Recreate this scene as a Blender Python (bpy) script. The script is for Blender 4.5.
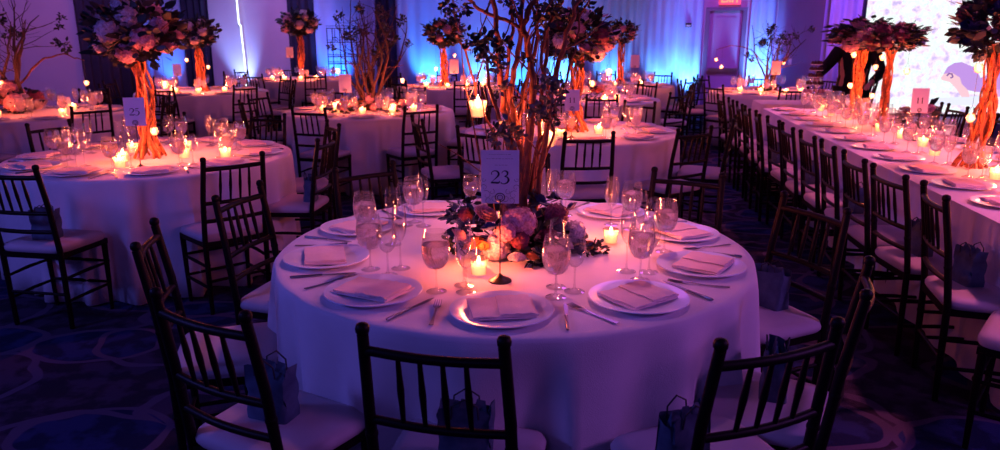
import bpy, math, random
from mathutils import Vector, Matrix
for o in list(bpy.data.objects): bpy.data.objects.remove(o)
PI = math.pi
S = bpy.context.scene
col = S.collection
# ---------------------------------------------------------------- camera, world, exposure
CF, CP, CH = 740.0, .2525, 1.585          # focal length in pixels of a 1000 wide frame, pitch down, height
cd = bpy.data.cameras.new('camera'); cam = bpy.data.objects.new('camera', cd); col.objects.link(cam)
cd.sensor_width = 36; cd.lens = 36 * CF / 1000
cam.location = (0, 0, CH); cam.rotation_euler = (PI/2 - CP, 0, 0)
cd.clip_start = .05; cd.clip_end = 100
cd.dof.use_dof = True; cd.dof.focus_distance = 2.75; cd.dof.aperture_fstop = 5.0
S.camera = cam
S.view_settings.view_transform = 'Standard'; S.view_settings.look = 'None'
S.view_settings.gamma = 1; S.view_settings.use_curve_mapping = False
S.view_settings.exposure = 0.0
w = bpy.data.worlds.new('world'); S.world = w; w.use_nodes = True
w.node_tree.nodes['Background'].inputs[0].default_value = (.12, .06, .42, 1)
w.node_tree.nodes['Background'].inputs[1].default_value = .10
S.cycles.transparent_max_bounces = 24
S.cycles.max_bounces = 8
S.cycles.sample_clamp_indirect = 4

def lamp(name, kind, loc, power, color, target=None, **kw):
    l = bpy.data.lights.new(name, kind); l.energy = power; l.color = color
    for k, v in kw.items(): setattr(l, k, v)
    o = bpy.data.objects.new(name, l); col.objects.link(o); o.location = loc
    if target is not None:
        o.rotation_euler = (Vector(target) - Vector(loc)).to_track_quat('-Z', 'Y').to_euler()
    return o
# soft coloured washes, added unseen to tint the cloths and carpet
lamp('blue_wash', 'AREA', (-4.4, 1.5, 2.6), 52, (.15, .14, 1), (-.3, 2.9, .4), shape='DISK', size=.7)
lamp('blue_fill', 'AREA', (-1.5, -3.0, 3.4), 16, (.17, .13, 1), (-.3, 3.2, .4), shape='DISK', size=1.5)
lamp('violet_wash', 'AREA', (3.9, 1.2, 2.5), 40, (.60, .16, 1), (.6, 3.0, .4), shape='DISK', size=.7)
lamp('magenta_wash', 'AREA', (1.5, 9.5, 4.4), 42, (.62, .15, 1), (1.0, 7.0, 0), shape='DISK', size=2.0)

# ---------------------------------------------------------------- helpers
def at(x, y, Y):
    """world point seen at picture position x, y that stands Y metres away from the camera along the floor"""
    c, s = math.cos(CP), math.sin(CP)
    a = (x - 500) / CF; b = -(y - 225) / CF
    d = Vector((a, c + b*s, -s + b*c)); return d * (Y / d.y) + Vector((0, 0, CH))

MATS = {}
def mat(name, color, rough=.6, metal=0, spec=.5, coat=0, noise=None, bump=None, sheen=0, emit=None, trans=0):
    m = bpy.data.materials.new(name); m.use_nodes = True; nt = m.node_tree; N = nt.nodes; L = nt.links
    b = N['Principled BSDF']
    b.inputs['Base Color'].default_value = (*color, 1); b.inputs['Roughness'].default_value = rough
    b.inputs['Metallic'].default_value = metal; b.inputs['Specular IOR Level'].default_value = spec
    b.inputs['Coat Weight'].default_value = coat; b.inputs['Sheen Weight'].default_value = sheen
    if emit:
        b.inputs['Emission Color'].default_value = (*emit[0], 1); b.inputs['Emission Strength'].default_value = emit[1]
    tc = N.new('ShaderNodeTexCoord')
    if noise:      # (scale, second colour)
        n = N.new('ShaderNodeTexNoise'); n.inputs['Scale'].default_value = noise[0]; n.inputs['Detail'].default_value = 4
        L.new(tc.outputs['Object'], n.inputs['Vector'])
        r = N.new('ShaderNodeValToRGB'); r.color_ramp.elements[0].position = .35; r.color_ramp.elements[1].position = .68
        r.color_ramp.elements[0].color = (*color, 1); r.color_ramp.elements[1].color = (*noise[1], 1)
        L.new(n.outputs['Fac'], r.inputs[0]); L.new(r.outputs[0], b.inputs['Base Color'])
    if bump:       # (scale, strength)
        n = N.new('ShaderNodeTexNoise'); n.inputs['Scale'].default_value = bump[0]; n.inputs['Detail'].default_value = 3
        L.new(tc.outputs['Object'], n.inputs['Vector'])
        bp = N.new('ShaderNodeBump'); bp.inputs['Strength'].default_value = bump[1]; bp.inputs['Distance'].default_value = .01
        L.new(n.outputs['Fac'], bp.inputs['Height']); L.new(bp.outputs[0], b.inputs['Normal'])
    MATS[name] = m
    return m

def clear_mat(name, tint, haze, haze_col, gloss=.03, tl=False):
    """thin clear glass: transparent, a fresnel gloss, and a little haze for condensation and caught candlelight"""
    m = bpy.data.materials.new(name); m.use_nodes = True; nt = m.node_tree; N = nt.nodes; L = nt.links
    N.remove(N['Principled BSDF']); out = N['Material Output']
    t = N.new('ShaderNodeBsdfTransparent'); t.inputs[0].default_value = (*tint, 1)
    g = N.new('ShaderNodeBsdfGlossy'); g.inputs['Roughness'].default_value = gloss
    d = N.new('ShaderNodeBsdfTranslucent' if tl else 'ShaderNodeBsdfDiffuse'); d.inputs[0].default_value = (*haze_col, 1)
    lw = N.new('ShaderNodeLayerWeight'); lw.inputs[0].default_value = .35
    m1 = N.new('ShaderNodeMixShader'); m2 = N.new('ShaderNodeMixShader')
    m1.inputs[0].default_value = haze
    L.new(t.outputs[0], m1.inputs[1]); L.new(d.outputs[0], m1.inputs[2])
    mp = N.new('ShaderNodeMapRange'); mp.inputs[3].default_value = .05; mp.inputs[4].default_value = .75
    L.new(lw.outputs['Facing'], mp.inputs[0]); L.new(mp.outputs[0], m2.inputs[0])
    L.new(m1.outputs[0], m2.inputs[1]); L.new(g.outputs[0], m2.inputs[2]); L.new(m2.outputs[0], out.inputs[0])
    MATS[name] = m
    return m

def water_mat():
    m = bpy.data.materials.new('water'); m.use_nodes = True; nt = m.node_tree; N = nt.nodes; L = nt.links
    N.remove(N['Principled BSDF']); g = N.new('ShaderNodeBsdfGlass'); g.inputs['IOR'].default_value = 1.33; g.inputs['Roughness'].default_value = .04; g.inputs[0].default_value = (1, .97, .98, 1)
    d = N.new('ShaderNodeBsdfTranslucent'); d.inputs[0].default_value = (1, .76, .72, 1); mx = N.new('ShaderNodeMixShader'); mx.inputs[0].default_value = .24
    L.new(g.outputs[0], mx.inputs[1]); L.new(d.outputs[0], mx.inputs[2]); L.new(mx.outputs[0], N['Material Output'].inputs[0]); MATS['water'] = m
water_mat()
def glow_mat(name, color, strength):
    m = bpy.data.materials.new(name); m.use_nodes = True; nt = m.node_tree; N = nt.nodes
    N.remove(N['Principled BSDF']); e = N.new('ShaderNodeEmission')
    e.inputs[0].default_value = (*color, 1); e.inputs[1].default_value = strength
    nt.links.new(e.outputs[0], N['Material Output'].inputs[0]); MATS[name] = m
    return m

mat('linen', (.82, .76, .80), .85, spec=.2, bump=(300, .2), noise=(5, (.74, .68, .73)), sheen=.2)
mat('napkin', (.92, .72, .70), .9, spec=.15, bump=(260, .25), noise=(40, (.87, .67, .66)))
mat('wood', (.008, .003, .004), .48, spec=.16, coat=.0, noise=(14, (.008, .004, .004)))
mat('cushion', (.56, .47, .50), .6, spec=.4, bump=(30, .08), noise=(6, (.50, .42, .45)))
mat('china', (.82, .88, 1), .30, spec=.5, coat=.25, noise=(3, (.79, .85, .97)))
mat('steel', (.34, .33, .36), .28, metal=1, noise=(60, (.28, .27, .3)))
mat('dark_steel', (.06, .05, .06), .35, metal=1, noise=(30, (.10, .08, .09)))
mat('black_metal', (.012, .012, .018), .5, metal=.4, noise=(20, (.02, .02, .03)))
mat('card', (.84, .80, .92), .7, spec=.2, noise=(50, (.82, .78, .90)))
mat('ink', (.02, .015, .05), .6, noise=(50, (.03, .02, .06)))
mat('bag', (.10, .15, .22), .55, spec=.4, noise=(22, (.05, .08, .14)), bump=(18, .5))
mat('bag_rope', (.02, .02, .03), .7, noise=(50, (.03, .03, .04)))
mat('bark', (.20, .055, .022), .75, noise=(35, (.09, .028, .016)), bump=(60, .6))
mat('willow', (.62, .20, .05), .5, noise=(45, (.16, .035, .015)), bump=(60, .4))
mat('petal_white', (.80, .70, .72), .7, noise=(6.5, (.46, .30, .36)), bump=(40, .3))
mat('petal_pink', (.72, .42, .48), .7, noise=(6.5, (.40, .14, .22)), bump=(40, .3))
mat('petal_orange', (.85, .36, .08), .7, noise=(6.5, (.50, .12, .03)), bump=(40, .3))
mat('petal_blue', (.06, .08, .28), .7, noise=(6.5, (.03, .04, .16)), bump=(40, .3))
mat('petal_wine', (.22, .03, .07), .7, noise=(6.5, (.10, .015, .04)), bump=(40, .3))
mat('bark_dark', (.07, .03, .03), .8, noise=(35, (.03, .015, .02)), bump=(60, .6))
mat('leaf', (.014, .026, .022), .5, noise=(20, (.007, .014, .014)))
mat('leaf_dusty', (.06, .08, .10), .6, noise=(20, (.03, .04, .06)))
mat('wax', (.95, .75, .5), .5, noise=(20, (.9, .66, .4)), emit=((1, .36, .19), 3.4))
glow_mat('flame', (1, .55, .28), 25)
clear_mat('glass', (.97, .97, .98), .03, (.8, .8, .85))
clear_mat('near_glass', (.97, .97, .98), .05, (.95, .92, .95), .04, True)
clear_mat('goblet_glass', (.95, .94, .96), .15, (.95, .90, .94), .05, True)  # haze raised so the far-table glasses glow with candlelight
clear_mat('frosted_cup', (.98, .90, .80), .45, (1, .85, .65), .08, True)
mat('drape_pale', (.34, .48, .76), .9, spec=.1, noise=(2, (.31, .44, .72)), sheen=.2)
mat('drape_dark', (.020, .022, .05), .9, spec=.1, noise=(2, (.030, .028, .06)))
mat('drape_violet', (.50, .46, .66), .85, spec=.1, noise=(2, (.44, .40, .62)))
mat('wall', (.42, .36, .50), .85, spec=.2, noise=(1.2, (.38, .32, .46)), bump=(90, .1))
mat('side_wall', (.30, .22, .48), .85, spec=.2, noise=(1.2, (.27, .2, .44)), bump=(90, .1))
mat('door', (.34, .24, .42), .45, noise=(3, (.30, .21, .38)))
mat('door_frame', (.14, .10, .2), .5, noise=(3, (.12, .09, .17)))
mat('suit', (.005, .005, .009), .85, spec=.15, noise=(30, (.007, .007, .012)))
mat('skin', (.45, .25, .18), .55, noise=(12, (.40, .22, .16)))
mat('hair', (.02, .012, .01), .5, noise=(50, (.035, .02, .015)))
mat('shirt', (.7, .7, .75), .8, noise=(50, (.65, .65, .7)))
mat('cake_dark', (.05, .02, .02), .5, noise=(40, (.12, .04, .03)))
mat('cake_pink', (.65, .22, .22), .6, noise=(40, (.75, .5, .45)))
mat('stage', (.16, .12, .22), .7, noise=(4, (.13, .1, .19)))
glow_mat('exit_red', (1, .35, .16), 1.7)
mat('exit_box', (.8, .2, .2), .5, noise=(8, (.75, .18, .2)), emit=((1, .05, .09), .9))
glow_mat('gap_light_white', (.80, .92, 1), 2.4)  # drape-gap light made as a glowing surface
glow_mat('screen_violet', (.58, .32, .84), 1.0)
glow_mat('screen_violet_pale', (.75, .45, .92), .95)
glow_mat('screen_pink', (1, .62, .72), 1.0)
glow_mat('screen_white', (.80, .82, 1), 1.1)
glow_mat('screen_line', (.30, .12, .55), .7)

class MB:
    def __init__(s): s.v = []; s.f = []; s.m = []; s.k = 0
    def add(s, vs, fs, M=None):
        n = len(s.v)
        s.v += [tuple(M @ Vector(p)) if M is not None else tuple(p) for p in vs]
        s.f += [tuple(i + n for i in f) for f in fs]; s.m += [s.k] * len(fs)
    def box(s, a, b, M=None):
        (x0, y0, z0), (x1, y1, z1) = a, b
        s.add([(x0,y0,z0),(x1,y0,z0),(x1,y1,z0),(x0,y1,z0),(x0,y0,z1),(x1,y0,z1),(x1,y1,z1),(x0,y1,z1)],
              [(0,3,2,1),(4,5,6,7),(0,1,5,4),(1,2,6,5),(2,3,7,6),(3,0,4,7)], M)
    def tube(s, pts, r, n=8, M=None, cap=True):
        pts = [Vector(p) for p in pts]; R = r if isinstance(r, (list, tuple)) else [r]*len(pts)
        vs = []; fs = []; up = None
        for i, p in enumerate(pts):
            t = (pts[min(i+1, len(pts)-1)] - pts[max(i-1, 0)])
            t = t.normalized() if t.length > 1e-9 else Vector((0, 0, 1))
            if up is None:
                up = t.orthogonal().normalized()
            else:
                up = (up - t*up.dot(t)); up = up.normalized() if up.length > 1e-6 else t.orthogonal().normalized()
            q = t.cross(up)
            for k in range(n):
                a = 2*PI*k/n; vs.append(p + (up*math.cos(a) + q*math.sin(a))*R[i])
        for i in range(len(pts)-1):
            for k in range(n):
                fs.append((i*n+k, i*n+(k+1) % n, (i+1)*n+(k+1) % n, (i+1)*n+k))
        if cap:
            fs.append(tuple(range(n-1, -1, -1))); fs.append(tuple((len(pts)-1)*n+k for k in range(n)))
        s.add(vs, fs, M)
    def lathe(s, prof, n=20, M=None, cap0=False, cap1=False):
        vs = []; fs = []
        for r, z in prof:
            for k in range(n):
                a = 2*PI*k/n; vs.append((r*math.cos(a), r*math.sin(a), z))
        for i in range(len(prof)-1):
            for k in range(n):
                fs.append((i*n+k, i*n+(k+1) % n, (i+1)*n+(k+1) % n, (i+1)*n+k))
        if cap0: fs.append(tuple(range(n-1, -1, -1)))
        if cap1: fs.append(tuple((len(prof)-1)*n+k for k in range(n)))
        s.add(vs, fs, M)
    def mesh(s, name, mats, smooth=True):
        me = bpy.data.meshes.new(name); me.from_pydata(s.v, [], s.f)
        for m in (mats if isinstance(mats, (list, tuple)) else [mats]): me.materials.append(MATS[m])
        me.polygons.foreach_set('material_index', s.m)
        if smooth:
            me.polygons.foreach_set('use_smooth', [True]*len(s.f))
        me.update()
        if smooth: me.set_sharp_from_angle(angle=math.radians(48))
        return me
def link(name, me, parent=None, loc=None, rot=None):
    o = bpy.data.objects.new(name, me); col.objects.link(o)
    if parent is not None: o.parent = parent
    if loc is not None: o.location = loc
    if rot is not None: o.rotation_euler = rot
    return o
def tag(o, label, cat, group=None, kind=None):
    if label: o['label'] = label
    if cat: o['category'] = cat
    if group: o['group'] = group
    if kind: o['kind'] = kind
    return o
def thing(name, label, cat, loc=(0, 0, 0), rz=0, group=None):
    o = link(name, None, None, loc, (0, 0, rz)); o.empty_display_size = .1
    return tag(o, label, cat, group)
def struct(name, me):
    return tag(link(name, me), None, None, None, 'structure')
def dup(root, loc, rz, label=None, group=None):
    r = root.copy(); col.objects.link(r); r.location = loc; r.rotation_euler = (0, 0, rz)
    if label: r['label'] = label
    if group: r['group'] = group
    for ch in list(root.children):
        if ch.name.startswith('hanging_wire'): continue
        c = ch.copy(); col.objects.link(c); c.parent = r
        for g in list(ch.children):
            d = g.copy(); col.objects.link(d); d.parent = c
    return r
class Kind:
    """a prototype that is used itself the first time and copied afterwards"""
    def __init__(s, root): s.root = root; s.used = False
    def put(s, loc, rz, label, group=None):
        if s.used: return dup(s.root, loc, rz, label, group)
        s.used = True; r = s.root; r.location = loc; r.rotation_euler = (0, 0, rz); r['label'] = label
        if group: r['group'] = group
        return r

# ---------------------------------------------------------------- setting
def wall_y(X): return 15.5 - .13*(X - 1)
def wall_at(px, off=0):
    t = (px - 500)/CF*.968      # X = t*Y on the wall line, seen at head height
    X = (15.63 - off)*t/(1 + .13*t); return Vector((X, wall_y(X) - off, 0))

def carpet():
    m = bpy.data.materials.new('carpet'); m.use_nodes = True; nt = m.node_tree; N = nt.nodes; L = nt.links
    b = N['Principled BSDF']; b.inputs['Roughness'].default_value = .95; b.inputs['Specular IOR Level'].default_value = .1
    tc = N.new('ShaderNodeTexCoord')
    def ring(scale, rot, off, r0, wd, stretch):
        mp = N.new('ShaderNodeMapping'); mp.inputs['Rotation'].default_value = (0, 0, rot)
        mp.inputs['Scale'].default_value = (scale, scale*stretch, 1); mp.inputs['Location'].default_value = off
        L.new(tc.outputs['Object'], mp.inputs[0])
        nz = N.new('ShaderNodeTexNoise'); nz.inputs['Scale'].default_value = 1.6; L.new(mp.outputs[0], nz.inputs['Vector'])
        ad = N.new('ShaderNodeMixRGB'); ad.blend_type = 'LINEAR_LIGHT'; ad.inputs[0].default_value = .16
        L.new(mp.outputs[0], ad.inputs[1]); L.new(nz.outputs['Color'], ad.inputs[2])
        v = N.new('ShaderNodeTexVoronoi'); v.voronoi_dimensions = '2D'; v.inputs['Scale'].default_value = 1; v.inputs['Randomness'].default_value = .55
        L.new(ad.outputs[0], v.inputs['Vector'])
        s1 = N.new('ShaderNodeMath'); s1.operation = 'SUBTRACT'; L.new(v.outputs['Distance'], s1.inputs[0]); s1.inputs[1].default_value = r0
        ab = N.new('ShaderNodeMath'); ab.operation = 'ABSOLUTE'; L.new(s1.outputs[0], ab.inputs[0])
        lt = N.new('ShaderNodeMapRange'); lt.inputs[1].default_value = wd; lt.inputs[2].default_value = wd*.75; L.new(ab.outputs[0], lt.inputs[0])
        ins = N.new('ShaderNodeMath'); ins.operation = 'LESS_THAN'; L.new(v.outputs['Distance'], ins.inputs[0]); ins.inputs[1].default_value = r0
        return lt.outputs[0], ins.outputs[0]
    ra, ia = ring(1.15, .5, (.3, .1, 0), .37, .030, 1.5)
    rb, ib = ring(.95, -.4, (.7, .45, 0), .40, .024, 1.35)
    mx = N.new('ShaderNodeMath'); mx.operation = 'MAXIMUM'; L.new(ra, mx.inputs[0]); L.new(rb, mx.inputs[1])
    c1 = N.new('ShaderNodeMixRGB'); c1.inputs[1].default_value = (.050, .038, .075, 1); c1.inputs[2].default_value = (.022, .035, .115, 1); L.new(ia, c1.inputs[0])
    fb = N.new('ShaderNodeTexNoise'); fb.inputs['Scale'].default_value = 7; fb.inputs['Detail'].default_value = 5; L.new(tc.outputs['Object'], fb.inputs['Vector'])
    fr = N.new('ShaderNodeValToRGB'); fr.color_ramp.elements[0].position = .46; fr.color_ramp.elements[1].position = .56; L.new(fb.outputs['Fac'], fr.inputs[0])
    c2 = N.new('ShaderNodeMixRGB'); c2.blend_type = 'MULTIPLY'; c2.inputs[0].default_value = .55; L.new(c1.outputs[0], c2.inputs[1]); L.new(fr.outputs[0], c2.inputs[2])
    c3 = N.new('ShaderNodeMixRGB'); c3.inputs[2].default_value = (.085, .065, .12, 1); L.new(c2.outputs[0], c3.inputs[1]); L.new(mx.outputs[0], c3.inputs[0])
    L.new(c3.outputs[0], b.inputs['Base Color'])
    pb = N.new('ShaderNodeTexNoise'); pb.inputs['Scale'].default_value = 180; L.new(tc.outputs['Object'], pb.inputs['Vector'])
    bp = N.new('ShaderNodeBump'); bp.inputs['Strength'].default_value = .4; bp.inputs['Distance'].default_value = .01; L.new(pb.outputs[0], bp.inputs['Height']); L.new(bp.outputs[0], b.inputs['Normal'])
    MATS['carpet'] = m
carpet()
b = MB(); b.box((-14, -3, -.05), (14, 19, 0)); struct('floor', b.mesh('floor', 'carpet', False))

def sheet(p, q, z0, z1, thick=.12):
    """upright slab from p to q, its room face on the line p-q"""
    p = Vector(p); q = Vector(q); d = (q - p).normalized(); n = Vector((-d.y, d.x, 0))*thick
    vs = [(p.x, p.y, z0), (q.x, q.y, z0), (q.x, q.y, z1), (p.x, p.y, z1)]
    vs += [(v[0] + n.x, v[1] + n.y, v[2]) for v in vs]
    b = MB(); b.add(vs, [(0,1,2,3), (5,4,7,6), (4,0,3,7), (1,5,6,2), (3,2,6,7), (4,5,1,0)])
    return b
WH = 4.2
door_a, door_b = wall_at(707), wall_at(743)
dz = 2.06
bl, br = wall_at(150), wall_at(776)
b = sheet(bl, door_a, 0, WH); c_ = sheet(door_b, br, 0, WH); b.add(c_.v, c_.f); c_ = sheet(door_a, door_b, dz, WH); b.add(c_.v, c_.f)
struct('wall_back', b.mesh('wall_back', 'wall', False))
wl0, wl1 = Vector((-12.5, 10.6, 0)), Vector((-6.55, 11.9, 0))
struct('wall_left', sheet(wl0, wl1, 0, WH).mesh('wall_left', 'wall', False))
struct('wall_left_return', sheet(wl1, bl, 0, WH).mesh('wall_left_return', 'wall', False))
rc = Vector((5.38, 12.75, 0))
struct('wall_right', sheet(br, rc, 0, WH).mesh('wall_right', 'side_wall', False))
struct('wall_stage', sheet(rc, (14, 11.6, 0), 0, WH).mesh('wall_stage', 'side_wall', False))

# door with push bar, frame
dd = (door_b - door_a).normalized(); ang = math.atan2(dd.y, dd.x); dw = (door_b - door_a).length
b = MB(); b.box((0.03, .05, .01), (dw-.03, .10, dz-.03))
for (x0, x1, z0, z1) in ((.14, dw-.14, .15, .75), (.14, dw-.14, 1.15, 1.9)):
    b.box((x0, .042, z0), (x1, .052, z1))
o = struct('door_1', b.mesh('door', 'door', False)); o.location = door_a; o.rotation_euler = (0, 0, ang)
b = MB(); b.box((-.05, -.03, 0), (.03, .11, dz+.03)); b.box((dw-.03, -.03, 0), (dw+.05, .11, dz+.03)); b.box((.03, -.03, dz-.03), (dw-.03, .11, dz+.03))
link('door_frame', b.mesh('door_frame', 'door_frame', False), o)
b = MB(); b.box((.05, -.04, .86), (dw-.06, -.005, .93)); b.box((.07, -.005, .865), (.13, .05, .925)); b.box((dw-.14, -.005, .865), (dw-.07, .05, .925))
link('push_bar', b.mesh('push_bar', 'steel', False), o)

# exit sign
ep = wall_at(728, .10)
t = thing('exit_sign', 'red glowing EXIT sign above the violet-lit door', 'sign', (ep.x, ep.y, 2.14), ang)
b = MB(); b.box((-.20, .02, 0), (.20, .09, .24)); link('housing', b.mesh('housing', 'exit_box', False), t)
b = MB()
def seg(x0, z0, x1, z1, wd=.022):
    v = Vector((x1-x0, 0, z1-z0)); u = v.normalized()*wd*.5; n = Vector((-u.z, 0, u.x)); A = Vector((x0, 0, z0))-u; B = Vector((x1, 0, z1))+u
    q = [A-n, B-n, B+n, A+n]; vs = [(p.x, .018, p.z) for p in q] + [(p.x, .006, p.z) for p in q]
    b.add(vs, [(4,5,6,7), (0,1,5,4), (1,2,6,5), (2,3,7,6), (3,0,4,7)])
z0, z1 = .05, .18
seg(-.155, z0, -.155, z1); seg(-.155, z0, -.10, z0); seg(-.155, z1, -.10, z1); seg(-.155, .115, -.11, .115)
seg(-.065, z0, 0, z1); seg(-.065, z1, 0, z0); seg(.045, z0, .045, z1); seg(.125, z0, .125, z1); seg(.085, z1, .165, z1)
link('letters', b.mesh('letters', 'exit_red', False), t)

# pleated drapes
def drape(name, p, q, z0, z1, m, label, pleat=.16, amp=.035, seed=0, cat='curtain', group=None):
    rnd = random.Random(seed); p = Vector(p); q = Vector(q); d = q-p; Ln = d.length; d.normalize(); n = Vector((d.y, -d.x, 0))
    k = max(6, int(Ln/pleat*8)); vs = []; fs = []; ph = rnd.random()*6
    offs = []
    for i in range(k+1):
        s = i/k*Ln; offs.append(amp*(math.sin(2*PI*s/pleat + ph + 1.3*math.sin(s*3.1+ph)) + .4*math.sin(2*PI*s/pleat*.37+ph)) + amp*1.3)
    for j, (zz, sc) in enumerate(((z0, 1.15), ((z0*2+z1)/3, 1.0), ((z0+2*z1)/3, .85), (z1, .6))):
        for i in range(k+1):
            a = p + d*(i/k*Ln) + n*offs[i]*sc; vs.append((a.x, a.y, zz))
    for j in range(3):
        for i in range(k): fs.append((j*(k+1)+i, j*(k+1)+i+1, (j+1)*(k+1)+i+1, (j+1)*(k+1)+i))
    b = MB(); b.add(vs, fs); me = b.mesh(name, m)
    o = link(name, me); md = o.modifiers.new('thick', 'SOLIDIFY'); md.thickness = .004; md.offset = 0
    return tag(o, label, cat, group)
W = lambda px: wall_at(px, .03)
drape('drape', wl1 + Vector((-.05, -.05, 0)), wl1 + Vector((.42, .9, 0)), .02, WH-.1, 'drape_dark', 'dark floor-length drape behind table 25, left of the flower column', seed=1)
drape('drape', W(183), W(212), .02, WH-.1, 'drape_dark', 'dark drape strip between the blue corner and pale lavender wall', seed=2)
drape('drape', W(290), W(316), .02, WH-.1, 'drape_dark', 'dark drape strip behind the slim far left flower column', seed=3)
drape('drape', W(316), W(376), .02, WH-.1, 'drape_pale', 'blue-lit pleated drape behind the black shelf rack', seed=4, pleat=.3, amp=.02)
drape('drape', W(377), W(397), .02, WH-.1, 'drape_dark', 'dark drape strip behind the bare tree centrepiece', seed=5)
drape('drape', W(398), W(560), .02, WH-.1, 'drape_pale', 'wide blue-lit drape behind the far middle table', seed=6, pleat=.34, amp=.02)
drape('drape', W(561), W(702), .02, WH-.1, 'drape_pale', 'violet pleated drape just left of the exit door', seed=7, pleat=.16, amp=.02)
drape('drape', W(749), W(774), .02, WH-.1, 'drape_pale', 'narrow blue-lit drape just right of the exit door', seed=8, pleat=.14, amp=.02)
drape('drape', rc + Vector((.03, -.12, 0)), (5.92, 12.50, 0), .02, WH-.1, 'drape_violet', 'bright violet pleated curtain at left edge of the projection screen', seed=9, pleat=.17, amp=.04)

# light through a drape gap, added as an upright glowing strip; small wall boxes
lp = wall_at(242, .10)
t = thing('gap_light_strip', 'white light through a drape gap, shaped as glowing strip against the pale lavender wall', 'light', (lp.x, lp.y, 0))
b = MB(); b.tube([(0,0,.5), (.012,0,.9), (0,0,1.25), (-.015,0,1.6), (-.01,0,1.75), (-.05,0,1.8), (-.055,0,2.6)], .016, 10); link('tube', b.mesh('tube', 'gap_light_white'), t)
b = MB(); b.lathe([(.10, 0), (.10, .03), (.03, .05), (.02, .5)], 16, cap0=True, cap1=True); link('strip_base', b.mesh('strip_base', 'black_metal'), t)  # foot added under the glowing strip
sp = wall_at(688, .09)
t = thing('wall_sensor', 'small dark box with pale face high on violet drape', 'wall box', (sp.x, sp.y, 1.72), ang)
b = MB(); b.box((-.055, 0, 0), (.055, .03, .075)); link('housing', b.mesh('housing', 'black_metal', False), t)
b = MB(); b.box((-.04, -.008, .012), (.04, 0, .04)); link('face_plate', b.mesh('face_plate', 'shirt', False), t)
sw = br + (rc-br)*.40; sa = math.atan2((rc-br).y, (rc-br).x)
t = thing('light_switch', 'small white switch plate on the dark violet side wall', 'light switch', (sw.x, sw.y, 1.03), sa)
b = MB(); b.box((-.06, -.012, 0), (.06, -.001, .12)); link('plate', b.mesh('plate', 'shirt', False), t)
b = MB(); b.box((-.012, -.02, .04), (.012, -.012, .08)); link('toggle', b.mesh('toggle', 'shirt', False), t)

# projection screen on a low stage
def screen_mat():
    m = bpy.data.materials.new('screen_image'); m.use_nodes = True; nt = m.node_tree; N = nt.nodes; L = nt.links
    N.remove(N['Principled BSDF']); e = N.new('ShaderNodeEmission'); tc = N.new('ShaderNodeTexCoord')
    v = N.new('ShaderNodeTexVoronoi'); v.inputs['Scale'].default_value = 18; L.new(tc.outputs['Object'], v.inputs['Vector'])
    n = N.new('ShaderNodeTexNoise'); n.inputs['Scale'].default_value = 7; n.inputs['Detail'].default_value = 8; L.new(tc.outputs['Object'], n.inputs['Vector'])
    r = N.new('ShaderNodeValToRGB'); cr = r.color_ramp
    cr.elements[0].position = .34; cr.elements[0].color = (.60, .48, .82, 1); cr.elements[1].position = .66; cr.elements[1].color = (.95, 1, .98, 1)
    k = cr.elements.new(.42); k.color = (.92, .76, .97, 1); k = cr.elements.new(.52); k.color = (.80, .95, .90, 1)
    L.new(n.outputs['Fac'], r.inputs[0])
    r2 = N.new('ShaderNodeValToRGB'); r2.color_ramp.elements[0].color = (.70, .66, .85, 1); r2.color_ramp.elements[1].color = (1, 1, 1, 1); r2.color_ramp.elements[1].position = .35
    L.new(v.outputs['Distance'], r2.inputs[0])
    mx = N.new('ShaderNodeMixRGB'); mx.blend_type = 'MULTIPLY'; mx.inputs[0].default_value = .7; L.new(r.outputs[0], mx.inputs[1]); L.new(r2.outputs[0], mx.inputs[2])
    L.new(mx.outputs[0], e.inputs[0]); e.inputs[1].default_value = 1.15; L.new(e.outputs[0], N['Material Output'].inputs[0]); MATS['screen_image'] = m
screen_mat()
s0 = Vector((5.88, 12.35, 0)); s1_ = Vector((11.6, 11.6, 0)); sd = (s1_-s0).normalized(); sang = math.atan2(sd.y, sd.x)
t = thing('projection_screen', 'large bright projection screen showing pale leaves and violet dolphin', 'screen', s0, sang)
b = MB(); b.box((0, .02, .32), (5.3, .06, 3.6)); link('screen_surface', b.mesh('screen_surface', 'screen_image', False), t)
b = MB()
for a_, b_ in (((-.04, 0, .28), (5.34, .08, .32)), ((-.04, 0, 3.6), (5.34, .08, 3.64)), ((-.04, 0, .32), (0, .08, 3.6)), ((5.3, 0, .32), (5.34, .08, 3.6))): b.box(a_, b_)
link('screen_frame', b.mesh('screen_frame', 'black_metal', False), t)
def flat(pts, m, name, y=.012):
    b = MB(); n = len(pts); b.add([(x, y, z) for x, z in pts] + [(x, y+.006, z) for x, z in pts], [tuple(range(n))] + [(i, i+n, (i+1) % n + n, (i+1) % n) for i in range(n)])
    return link(name, b.mesh(name, m, False), t)
inv = Matrix.Rotation(-sang, 3, 'Z')
def sc(px, py):       # point of the screen face seen at px, py
    Y = 12.1
    for _ in range(4):
        p = at(px, py, Y); q = inv @ (p - s0); Y -= q.y/math.cos(sang)
    return (q.x, q.z)
flat([sc(*p) for p in ((944, 74), (948, 67), (955, 63), (962, 62), (969, 65), (974, 67), (983, 66), (977, 71), (981, 78), (990, 74), (1002, 70), (1020, 72), (1020, 92), (1000, 90), (990, 92), (976, 92), (968, 90), (962, 84), (960, 78), (952, 73))], 'screen_violet', 'dolphin_back')
flat([sc(*p) for p in ((941, 78), (944, 74), (952, 72.5), (960, 77.5), (962, 84), (968, 90), (970, 97), (962, 97), (956, 88), (950, 82), (942, 80))], 'screen_pink', 'dolphin_belly', .006)
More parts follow.
